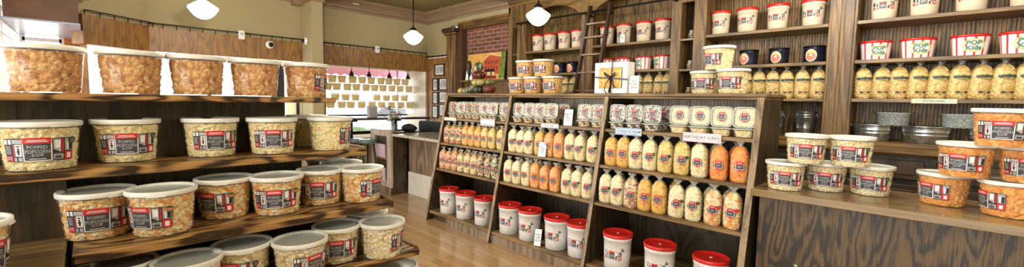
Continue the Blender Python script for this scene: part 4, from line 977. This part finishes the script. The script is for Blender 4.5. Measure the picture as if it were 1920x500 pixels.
strip(1.715, 1.965, 1.262, 1.325, SX-.004, BLUEP, 'COOKIES & CREAM', plain('blue_ink', rgb(60, 84, 120), .5), 'blue COOKIES & CREAM sign on the shelf edge', inner=plain('pale_blue_print', rgb(206, 220, 236), .5))
strip(1.085, 1.365, 1.252, 1.322, SX-.004, PINK, 'BIRTHDAY CAKE', INK, 'pink BIRTHDAY CAKE sign on the shelf edge', inner=plain('pale_pink_print', rgb(242, 226, 230), .5))
strip(-.12, .13, 1.576, 1.612, 4.598, plain('cream_strip', rgb(214, 206, 178), .5), 'KETTLE CORN', TEAL, 'cream and teal strip sign under the gold bags', inner=plain('pale_teal', rgb(190, 206, 190), .5))

# ================================================================== SLANTED DISPLAY UNIT
un = empty('display_unit', (3.4, 2.7, 0), 0, 'long slanted oak display unit with four shelf levels', 'shelving unit')
def upart(mb, name): mb.v = [(x-3.4, y-2.7, z) for x, y, z in mb.v]; return mb.build(name, un)
fx = lambda z: 3.03+.206*(z-.118)
XB = 3.80
W_UP = wood('unit_upright', rgb(156, 134, 100), rgb(86, 66, 42), 'z', rings=7)
for a, b, outer in ((4.50, 4.535, 1), (3.315, 3.345, 0), (2.085, 2.115, 0), (.84, .875, 1)):
    m = MB(); m.prism([(fx(.0)-.012, a, .0), (XB, a, .0), (XB, a, 1.592), (fx(1.592)-.012, a, 1.592)], (0, b-a, 0), W_DARK)
    m.prism([(fx(0)-.016, a-.004, 0), (fx(0)-.010, a-.004, 0), (fx(1.592)-.010, a-.004, 1.592), (fx(1.592)-.016, a-.004, 1.592)], (0, b-a+.008, 0), W_UP); upart(m, 'side_panel' if outer else 'divider')
UB = [(3.345, 4.50), (2.115, 3.315), (.875, 2.085)]
ZS = {1: 1.305, 2: .985, 3: .660}
for a, b in UB:
    for k, z in ZS.items():
        upart(MB().box((fx(z)-.004, a, z-.028), (XB-.02, b, z), W_SHELFY, .003), 'shelf')
    upart(MB().box((3.035, a, .09), (XB-.02, b, .122), W_SHELFY, .003), 'shelf')
    upart(MB().box((XB-.02, a, .09), (XB, b, 1.30), W_DARK), 'back_panel')
    upart(bead(a, b, 1.30, 1.592, XB-.022, .05, wood('pale_beadboard', rgb(196, 184, 164), rgb(150, 132, 108), 'z', rings=4)), 'beadboard')
m = MB(); m.box((3.315, .815, 1.592), (3.84, 4.56, 1.622), W_SHELFY, .008); m.box((3.33, .83, 1.575), (3.82, 4.545, 1.594), W_SHELFY, .006); upart(m, 'top_board')
m = MB(); m.box((3.03, .86, .0), (3.08, 4.12, .09), W_GREY); m.box((3.10, 4.12, 0), (3.13, 4.5, .09), W_DARK); upart(m, 'plinth')
# ---- bins on the bottom
g = 'red-lidded frosted bins on the floor level of the display unit'
bn = [(4.26, 'farthest of the bins'), (3.93, 'middle of the far bay'), (3.585, 'beside the first divider, far bay'), (3.17, 'beside the first divider, middle bay'), (2.875, 'behind the white price card'), (2.52, 'third in the middle bay'), (2.245, 'partly behind the second divider'), (1.85, 'first in the nearest bay'), (1.47, 'second in the nearest bay'), (1.08, 'nearest bin, cut by the bottom edge')]
for y, nm in bn: place('bin', lambda: make_bin('bin'), (3.172, y, .122), -PI/2+math.radians(12), 'frosted white bin with red lid, '+nm, 'popcorn bin', g)
# ---- bags
BN = ['far bay', 'middle bay', 'nearest bay']
CN = {'multi': 'rainbow', 'golden': 'golden', 'yellow': 'yellow', 'orange': 'orange', 'bright': 'bright orange', 'pale': 'pale', 'cream': 'cream', 'pinkmix': 'pink-red', 'fruit': 'yellow and pink', 'brownmix': 'chocolate-mix', 'greenmix': 'green and white', 'rose': 'rose-cream', 'mixed': 'orange and cream'}
UP = [[('multi', None)]*3+[('golden', None), ('golden', None), ('golden', None), ('yellow', None), ('yellow', None), ('yellow', None)],
      [('pale', 'brown'), ('pale', 'brown'), ('pale', 'brown'), ('golden', None), ('orange', None), ('orange', None), ('cream', 'teal'), ('cream', 'green'), ('cream', 'green')],
      [('golden', None), ('golden', None), ('pale', 'bee'), ('pale', 'bee'), ('yellow', 'green'), ('yellow', 'green'), ('pale', None), ('bright', None), ('bright', None)]]
LO = [[('pinkmix', None)]*3+[('fruit', None)]*3+[('brownmix', None)]*2+[('greenmix', None)],
      [('pale', None)]*3+[('orange', None)]*3+[('pale', 'teal'), ('pale', 'green'), ('pale', 'teal')],
      [('pale', 'green'), ('pale', 'green'), ('rose', None), ('golden', 'orange'), ('golden', 'orange'), ('pale', 'brown'), ('pale', 'brown'), ('mixed', 'red'), ('mixed', 'red')]]
YU = [[4.43, 4.305, 4.18, 4.055, 3.935, 3.815, 3.695, 3.57, 3.425], [3.235, 3.115, 2.995, 2.855, 2.72, 2.60, 2.465, 2.34, 2.205], [2.005, 1.885, 1.765, 1.64, 1.51, 1.375, 1.235, 1.095, .955]]
YL = [[4.43, 4.31, 4.19, 4.06, 3.935, 3.81, 3.685, 3.56, 3.44], [3.235, 3.10, 2.965, 2.84, 2.71, 2.58, 2.44, 2.32, 2.20], [2.01, 1.89, 1.765, 1.64, 1.51, 1.375, 1.24, 1.10, .965]]
for spec, Y_, zk, rown in ((UP, YU, 2, 'upper bag shelf'), (LO, YL, 3, 'lower bag shelf')):
    z = ZS[zk]; g = 'popcorn bags in front on the '+rown
    for b in range(3):
        for i, (c, bd) in enumerate(spec[b]):
            sc = 1.0 if zk == 2 else .985
            o = place(('bag', c, bd), lambda: make_bag(c, 'shop', bd), (fx(z)+.072, Y_[b][i], z), 0, f'{CN[c]} popcorn bag, {ORD[i]} from left, {rown}, {BN[b]}', 'popcorn bag', g,
                  rot=(math.radians(random.uniform(-1, 2)), math.radians(random.uniform(-1.5, 1.5)), -PI/2+math.radians(random.uniform(2, 22))))
            w = {0: 1.0, 1: 1.05, 2: 1.10}[b]; o.scale = (w*sc, w*sc, (.93, .96, 1.0)[b]*random.uniform(.97, 1.03))
    g = 'popcorn bags in the row behind on the '+rown
    for b in range(3):
        for i in range(8):
            y = (Y_[b][i]+Y_[b][i+1])/2; c = spec[b][i][0]
            o = place(('bagb', c), lambda: make_bag(c, 'shop', None, False), (fx(z)+.205, y, z), -PI/2+random.uniform(-.2, .2), f'{CN[c]} bag behind, {ORD[i]} in second row, {rown}, {BN[b]}', 'popcorn bag', g); o.scale = (.93, .93, random.uniform(.95, 1.0))
# ---- clamshells on the top level
z = ZS[1]; X0 = fx(z)
CL = [([4.40, 4.235, 4.08, 3.935, 3.79, 3.635, 3.44], 'nuts', ['nuts']*7), ([3.225, 3.07, 2.915, 2.755, 2.35, 2.195], 'nuts', ['nuts']*6), ([1.995, 1.83, 1.665, 1.435, 1.275, 1.115, .96], 'x', ['cookies']*3+['bday']*4)]
FLN = {'nuts': 'chocolate-drizzled', 'cookies': 'cookie-speckled', 'bday': 'cream'}
for b, (ys, _, cs) in enumerate(CL):
    for i, (y, c) in enumerate(zip(ys, cs)):
        place(('flat', c), lambda: make_flat_clam(c), (X0+.085, y, z), -PI/2+random.uniform(-.06, .1), f'flat square cup of {FLN[c]} popcorn, {ORD[i]} from the left, {BN[b]}', 'clear box', 'flat lidded cups on the top display level')
        o = place(('upr', c), lambda: make_upright_clam(c), (X0+.055, y+.0, z+.0645), 0, f'upright clear box of {FLN[c]} popcorn, {ORD[i]} from the left, {BN[b]}', 'clear box', 'upright square boxes on the top display level',
              rot=(math.radians(-5), 0, -PI/2+math.radians(random.uniform(2, 12))))
        o.scale = ((.93, .97, 1.0)[b],)*3
        place(('flat', c), None, (X0+.255, y, z), -PI/2, f'flat square cup behind, row two, {ORD[i]} from the left, {BN[b]}', 'clear box', 'flat cups in the second row of the top display level')
        o = place(('upr', c), None, (X0+.215, y-.03, z+.0645), 0, f'upright clear box in the second row, {ORD[i]} from the left, {BN[b]}', 'clear box', 'upright boxes in the second row of the top display level', rot=(math.radians(-5), 0, -PI/2+.1))
        o.scale = (.97,)*3
# ---- gift box, tubs, gourds on the top board
gb = empty('gift_box', (3.47, 2.165, 1.622), -PI/2, 'white gift box with dark ribbon bow and popcorn window', 'gift box')
GW = plain('white_carton', rgb(236, 234, 228), .4)
MB().box((-.175, 0, 0), (.175, .13, .292), GW, .003).build('carton', gb)
m = MB(); m.surf(60, 44, lambda u, v: (-.12+.24*u, -.004-abs(lumpy((u*.24, v*.2, .3), .022, 42)), .055+.18*v), P['amber']); m.box((-.125, -.002, .05), (.125, 0, .24), BROWNP); m.build('popcorn', gb)
RB = plain('dark_ribbon', rgb(46, 34, 40), .3)
m = MB(); m.box((.005, -.018, 0), (.017, -.014, .292), RB, mtx=Matrix.Rotation(.05, 4, 'Y')); m.box((-.178, -.018, .135), (.178, -.014, .15), RB, mtx=Matrix.Rotation(.08, 4, 'Y'))
m.build('ribbon', gb)
def bow(s, z1): return [(.01, -.022, .15), (.01+s*.035, -.035, .15+z1*.6), (.01+s*.06, -.03, .15+z1), (.01+s*.055, -.028, .15+z1*.5), (.01, -.022, .145)]
m = MB(); m.tube(bow(-1, .05), .006, RB, 6); m.tube(bow(1, .045), .006, RB, 6); m.tube([(.01, -.02, .15), (-.03, -.03, .09), (-.05, -.022, .03), (-.03, -.02, .005)], .005, RB, 6); m.tube([(.01, -.02, .15), (.02, -.03, .08), (.0, -.022, .01)], .0075, RB, 6); m.tube([(.01, -.02, .15), (.05, -.035, .10), (.06, -.024, .05)], .006, RB, 6)
m.lathe([(0, -.01), (.012, -.006), (.013, .006), (0, .01)], RB, 12, mtx=Matrix.Translation((.01, -.028, .15))); m.build('bow', gb)
TT = 1.622
g = 'orange popcorn tubs stacked on the display unit'
tub(3.60, 3.50, TT, 'amber', -35, 'orange mix tub, bottom left of the pyramid on the display unit', g)
tub(3.60, 3.25, TT, 'amber', -35, 'orange mix tub, bottom middle of the pyramid on the display unit', g)
tub(3.60, 2.97, TT, 'amber', -40, 'orange mix tub, bottom right of the pyramid, nearest the ladder', g)
tub(3.61, 3.385, TT+TUB_H, 'amber', -35, 'orange mix tub, upper left of the pyramid on the display unit', g)
tub(3.61, 3.12, TT+TUB_H, 'amber', -40, 'orange mix tub, upper right of the pyramid on the display unit', g)
g = 'cream popcorn tubs stacked on the display unit'
tub(3.64, 1.365, TT, 'cream', -15, 'cream tub, lower left of three on the unit end', g, 'brown')
tub(3.53, 1.115, TT, 'cream', -22, 'cream tub, lower right of three on the unit end', g, 'brown')
tub(3.58, 1.245, TT+TUB_H, 'cream', -45, 'cream tub topping the stack of three on the unit end', g, 'brown')
# gourds
def gourd(name, y, x, z, r, h, ribs, col, label, cat='gourd', stem=None, amp=.06, mats=None):
    rt = empty(name, (x, y, z), random.random()*2, label, cat, 'autumn gourds and pumpkins')
    prof = [(r*math.sin(PI*k/10)**.7 if 0 < k < 10 else .0005, h*(1-math.cos(PI*k/10))/2) for k in range(11)]
    MB().lathe(prof, col, 48, ribs=ribs, ramp=amp).build('flesh', rt)
    s = MB(); st = stem or [(0, 0, h*.96), (.004, 0, h+.012), (.012, 0, h+.026)]; s.tube(st, [.009]+[.006]*(len(st)-1), plain('gourd_stem', rgb(120, 100, 70), .8), 7); s.build('stem', rt); return rt
gx = 3.62
def mottled(name, a, b, sc=18):
    t = NT(name); n = t.add('TexNoise'); t.link(t.coords((1, 1, .3)), n.inputs['Vector']); n.inputs['Scale'].default_value = sc; t.bsdf(t.ramp(n.outputs['Fac'], [(.42, a), (.58, b)]), .35); return t.m
gourd('yellow_gourd', 4.60, gx, TT, .048, .075, 8, plain('yellow_gourd_skin', rgb(214, 176, 96), .4), 'small round yellow gourd at the far end of the unit top')
gourd('ribbed_pumpkin', 4.445, gx-.03, TT, .066, .078, 10, mottled('striped_white_green', rgb(196, 194, 170), rgb(112, 118, 92)), 'pale green-striped ribbed pumpkin in front of the twig', amp=.1)
gourd('white_pumpkin', 4.50, gx+.12, TT, .075, .115, 9, plain('white_pumpkin_skin', rgb(196, 186, 168), .5), 'white pumpkin behind the pale ribbed pumpkin', amp=.07)
gourd('dark_squash', 4.235, gx, TT, .088, .102, 9, mottled('dark_green_skin', rgb(36, 44, 36), rgb(88, 92, 72)), 'dark green squash at the base of the gourd stack', amp=.08)
gourd('brown_gourd', 4.03, gx, TT, .082, .112, 12, plain('rust_brown_skin', rgb(104, 54, 38), .45), 'rusty brown round gourd with stem pointing toward the tubs', amp=.03, stem=[(.05, 0, .06), (.10, 0, .07), (.125, 0, .066)])
gourd('yellow_squash', 4.235, gx, TT+.097, .095, .096, 12, mottled('pale_yellow_green', rgb(196, 182, 110), rgb(140, 138, 76)), 'flat pale yellow squash, second in the gourd stack', amp=.03)
gourd('warty_gourd', 4.075, gx+.06, TT+.112, .066, .075, 14, mottled('green_warty', rgb(140, 140, 86), rgb(92, 96, 60), 40), 'greenish warty gourd resting above the rusty brown one', amp=.1)
gourd('red_pumpkin', 4.235, gx, TT+.187, .088, .106, 8, plain('maroon_skin', rgb(92, 38, 32), .35), 'maroon flattened pumpkin, third in the gourd stack', amp=.08)
gourd('striped_gourd', 4.235, gx, TT+.286, .062, .12, 8, mottled('green_cream_stripe', rgb(58, 72, 44), rgb(200, 190, 140)), 'small green and cream gourd topping the stack', amp=.09)
tw = empty('twig_ornament', (gx+.02, 4.46, TT), 0, 'tall dark pod ornament on a forked twig behind the gourds', 'ornament')
m = MB(); m.tube([(0, 0, .0), (0, 0, .12), (0, .005, .26)], .008, METAL_BK, 7); m.tube([(0, 0, .22), (0, -.06, .29), (0, -.11, .36)], [.008, .007, .003], METAL_BK, 7); m.build('twig', tw)
m = MB(); m.lathe([(.006, .24), (.02, .27), (.033, .33), (.036, .38), (.028, .43), (.0, .445)], plain('dark_pod', rgb(52, 38, 32), .6), 18); m.build('pod', tw)
# painting on the ledge
pt = empty('painting', (4.625, 5.27, 1.873), -PI/2, 'unframed painting of a red brick town building against an orange sky', 'painting')
T = Matrix.Rotation(math.radians(-5), 4, 'X')
W2, HH = .475, .45
MB().box((-W2, .0, 0), (W2, .025, HH), METAL_BK, .003, mtx=T).build('canvas_edge', pt)
m = MB()
def pr_(poly, col, l): m.add([tuple(T @ Vector((x*W2, -.001-l*.0006, z*HH))) for x, z in poly], [tuple(range(len(poly)))], col)
SKY = plain('painted_sky', rgb(222, 168, 84), .7, noise_amt=.15, scale=5); BR = plain('painted_brick', rgb(188, 84, 48), .7, noise_amt=.2, scale=14); GRN = plain('painted_trees', rgb(110, 134, 48), .7, noise_amt=.4, scale=20); CRM = plain('painted_cream', rgb(226, 196, 140), .7); MAR = plain('painted_maroon', rgb(128, 44, 36), .7, noise_amt=.2)
pr_([(-.98, .01), (.98, .01), (.98, .98), (-.98, .98)], SKY, 0)
pr_([(-.1, .2), (.75, .2), (.75, .82), (.2, .92), (-.1, .7)], BR, 1); pr_([(-.14, .68), (.2, .9), (.78, .8), (.78, .85), (.2, .97), (-.14, .74)], CRM, 2)
for i in range(5):
    for j in range(2): pr_([(.0+i*.14, .36+j*.2), (.07+i*.14, .36+j*.2), (.07+i*.14, .48+j*.2), (.0+i*.14, .48+j*.2)], MAR, 3)
pr_([(.70, .05), (.98, .05), (.98, .98), (.78, .98), (.74, .6)], GRN, 4); pr_([(-.05, .28), (.05, .38), (.45, .38), (.55, .28)], METAL_BK, 5); pr_([(.0, .1), (.5, .1), (.5, .28), (.0, .28)], CRM, 5); pr_([(-.7, .05), (-.1, .05), (-.15, .3), (-.6, .35)], BR, 4); pr_([(-.1, .03), (.62, .03), (.6, .14), (-.1, .16)], MAR, 6); pr_([(.05, .12), (.12, .12), (.12, .28), (.05, .28)], MAR, 7); pr_([(.3, .12), (.37, .12), (.37, .28), (.3, .28)], MAR, 7)
m.build('picture', pt)

# ================================================================== MAIN COUNTER (right)
ct = empty('sales_counter', (3.4, 0, 0), 0, 'long counter with dark grained oak front and tan top', 'counter')
MB().box((-.27, -1.6, .932), (.42, .838, .98), W_TOP, .004).build('countertop', ct)
m = MB(); m.box((-.19, -1.6, 0), (-.165, .80, .932), W_CTR); m.build('front_panel', ct)
m = MB(); m.box((-.165, -1.6, 0), (.38, -1.57, .932), W_DARK); m.box((-.165, .775, 0), (.38, .80, .932), W_DARK); m.box((.35, -1.57, 0), (.38, .775, .932), W_DARK); m.build('carcass', ct)
for z, in ((.50,), (.385,)):
    p = onx(1493, 0, 3.21); yv = onx(1493, 480, 3.21).y
    k = MB(); k.lathe([(.013, 0), (.013, .003), (.009, .005), (0, .005)], STEEL, 16, mtx=Matrix.Translation((-.19, yv, z)) @ Matrix.Rotation(-PI/2, 4, 'Y')); k.build('screw_cap', ct)
g = 'cream popcorn tubs stacked on the long counter'
CT = .98
def ctub(px, py, lvl, *a, **k):
    x, y = front(px, py, CT+TUB_H*lvl); return tub(x, y, CT+TUB_H*lvl, *a, **k)
ctub(1470, 358, 0, 'pale', 2, 'cream tub at the left end of the bottom row on the counter', g)
ctub(1546, 360, 0, 'pale', 0, 'cream tub in the middle of the bottom row on the counter', g)
ctub(1629, 368, 0, 'pale', -3, 'cream tub with green sticker, right end of the bottom row', g, badge='green')
ctub(1509, 308, 1, 'pale', 2, 'cream tub with brown sticker, upper left on the counter', g, badge='brown')
ctub(1593, 314, 1, 'pale', -3, 'cream tub with green sticker, upper right on the counter', g, badge='green')
g = 'orange popcorn tubs stacked on the long counter'
ctub(1765, 387, 0, 'orange', -38, 'orange cheddar tub, bottom row, nearest the cream tubs', g)
ctub(1888, 410, 0, 'orange', -58, 'orange cheddar tub, bottom row, closest to the counter edge', g)
ctub(1806, 334, 1, 'orange', -12, 'orange cheddar tub, second level, directly under the leftmost top stack', g)
ctub(1927, 346, 1, 'orange', 2, 'orange cheddar tub, second level, cut by the frame edge', g)
ctub(1880, 277, 2, 'orange', 0, 'orange cheddar tub, third level of the stack', g)
ctub(1946, 210, 3, 'orange', 0, 'orange cheddar tub, topmost of the stack', g)

# ================================================================== TIERED DISPLAY STAND (left)
st = empty('tiered_stand', (.3, 2.5, 0), 0, 'dark oak tiered display stand carrying rows of large popcorn tubs', 'display stand')
def spart(mb, name): mb.v = [(x-.3, y-2.5, z) for x, y, z in mb.v]; return mb.build(name, st)
TZ = [1.538, 1.24, .965, .69, .415]
spart(MB().box((-.95, 2.42, TZ[0]-.03), (1.005, 2.95, TZ[0]), W_SHELFX, .005), 'shelf')
for i, (yf, xl, xr, yb) in enumerate(((2.355, -.95, 1.15, 2.95), (2.125, -.062, 1.195, 2.92), (2.035, -.062, 1.305, 2.92), (1.95, -.062, 1.40, 2.92)), 1):
    z = TZ[i]; m = MB(); m.box((xl, yf, z-.018), (xr, yb, z), W_SHELFX); m.box((xl, yf-.012, z-.036), (xr, yf+.014, z+.002), W_SHELFX, .006)
    spart(m, 'shelf'); spart(MB().box((xr-.014, yf+.01, z-.03), (xr+.004, yb, z+.014), W_SHELFY, .004), 'side_lip')
for z0, z1, yf, xr in ((1.24, 1.508, 2.66, .80), (.965, 1.222, 2.60, .87), (.69, .947, 2.44, .97), (.415, .672, 2.44, .98), (0, .397, 2.40, 1.0)):
    spart(MB().box((-.95 if z0 > .9 else -.085, yf, z0), (xr, 2.93, z1), W_DARK), 'riser_panel')
spart(MB().box((-.95, 2.44, 0), (-.075, 2.60, 1.222), W_DARK), 'riser_panel')
# neighbouring low stand at far left
ls = empty('side_stand', (-.5, 2.0, 0), 0, 'lower brown stand surface at the far left holding one tub', 'display stand')
m = MB(); m.box((-.46, -.5, .935), (.42, .44, .965), wood('worn_brown_board', rgb(124, 104, 66), rgb(88, 70, 42), 'x', rings=5), .004); m.build('top_board', ls)
m = MB(); m.box((-.44, -.42, 0), (.38, .42, .935), W_DARK); m.build('stand_body', ls)
def ftub(px, py, tier, *a, **k):
    x, y = front(px, py, TZ[tier]); return tub(x, y, TZ[tier], *a, **k)
g = 'caramel tubs on the top tier'
for x, off, nm in ((-.115, 180, 'leftmost on the top tier, cut by the frame edge'), (.143, 178, 'second from the left on the top tier'), (.382, 182, 'third along the top tier, below the pendant'), (.628, 180, 'fourth along the top tier, next to the dark gap'), (.885, 78, 'rightmost on the top tier, label edge showing')):
    tub(x, 2.545, TZ[0], 'caramel', off, 'caramel popcorn tub, '+nm, g)
g = 'cream tubs on the second tier'
ftub(80, 321, 1, 'cream', -2, 'cream popcorn tub with green sticker, leftmost on the second tier', g, 'green')
ftub(241, 305, 1, 'cream', 2, 'cream popcorn tub with green sticker, second along the second tier', g, 'green')
ftub(398, 295, 1, 'cream', 12, 'cream popcorn tub, third along the second tier', g, 'green')
ftub(512, 290, 1, 'cream', 5, 'cream popcorn tub, fourth along the second tier', g)
ftub(620, 283, 1, 'cream', 82, 'cream popcorn tub at the right end of the second tier', g)
tub(.952, 2.735, TZ[1], 'cream', 180, 'cream popcorn tub behind, between the fourth and the right end one', g)
g = 'cheddar mix tubs on the third tier'
ftub(188, 450, 2, 'mixed', 0, 'cheddar mix tub, leftmost and largest-looking on the third tier', g)
ftub(308, 444, 2, 'mixed', -38, 'cheddar mix tub with orange and green sticker, second on the third tier', g, 'orange')
ftub(423, 412, 2, 'mixed', -36, 'cheddar mix tub set back, third along the third tier', g, 'orange')
ftub(521, 405, 2, 'mixed', -4, 'cheddar mix tub, fourth along the third tier, sticker upper right', g, 'orange')
ftub(602, 386, 2, 'mixed', -6, 'cheddar mix tub, fifth along the third tier', g)
ftub(679, 381, 2, 'mixed', 50, 'cheddar mix tub at the right end of the third tier', g)
tub(1.075, 2.53, TZ[2], 'mixed', 180, 'cheddar mix tub directly behind the right end one, third tier', g)
tub(1.07, 2.775, TZ[2], 'mixed', 180, 'cheddar mix tub farthest back on the third tier', g)
g = 'white popcorn tubs on the fourth tier'
for x, y, off, bd, nm in ((.062, 2.25, 0, None, 'lid only showing at the left bottom'), (.262, 2.12, 0, None, 'second from left, lid cut by the bottom edge'), (.468, 2.185, -24, 'brown', 'third from left, brown sticker'), (.680, 2.075, 38, None, 'fourth from left, label turned right'), (.898, 2.185, 2, 'brown', 'set back beside the end one'), (1.108, 2.09, 80, None, 'right end, label edge only'), (1.14, 2.335, 180, None, 'behind the right end one')):
    tub(x, y, TZ[3], 'white', off, 'white popcorn tub on the fourth tier, '+nm, g, bd)
tub(1.20, 2.10, TZ[4], 'white', 0, 'white popcorn tub on the lowest tier, only its lid showing', None)
tub(-.30, 2.02, .965, 'mixed', 45, 'cheddar mix tub on the low side stand, cut by the frame edge', None)

# ================================================================== LIGHT
w = D.worlds.new('sky'); bpy.context.scene.world = w; w.use_nodes = True; nt = w.node_tree; nt.nodes.clear()
o = nt.nodes.new('ShaderNodeOutputWorld'); b = nt.nodes.new('ShaderNodeBackground'); nt.links.new(b.outputs[0], o.inputs[0])
b.inputs[0].default_value = (1, .985, .96, 1); b.inputs[1].default_value = 3.4
# added point lights out of view fill the room; no pendants hang there
for i, (x, y) in enumerate(((.99, 3.2), (1.6, .2), (3.6, .6), (-1.2, 1.2), (3.0, -1.4))):
    L = D.lights.new('fill_light', 'POINT'); L.energy = (85, 40, 30, 40, 30)[i]; L.shadow_soft_size = .15; L.color = (1, .93, .82)
    lo = D.objects.new('fill_light', L); COL.objects.link(lo); lo.location = (x, y, 2.62)
sc = bpy.context.scene
sc.view_settings.view_transform = 'Standard'; sc.view_settings.look = 'None'; sc.view_settings.exposure = 0.82; sc.view_settings.gamma = 1; sc.view_settings.use_curve_mapping = False
sc.cycles.max_bounces = 8; sc.cycles.transparent_max_bounces = 24; sc.cycles.caustics_reflective = False; sc.cycles.caustics_refractive = False; sc.cycles.sample_clamp_indirect = 6
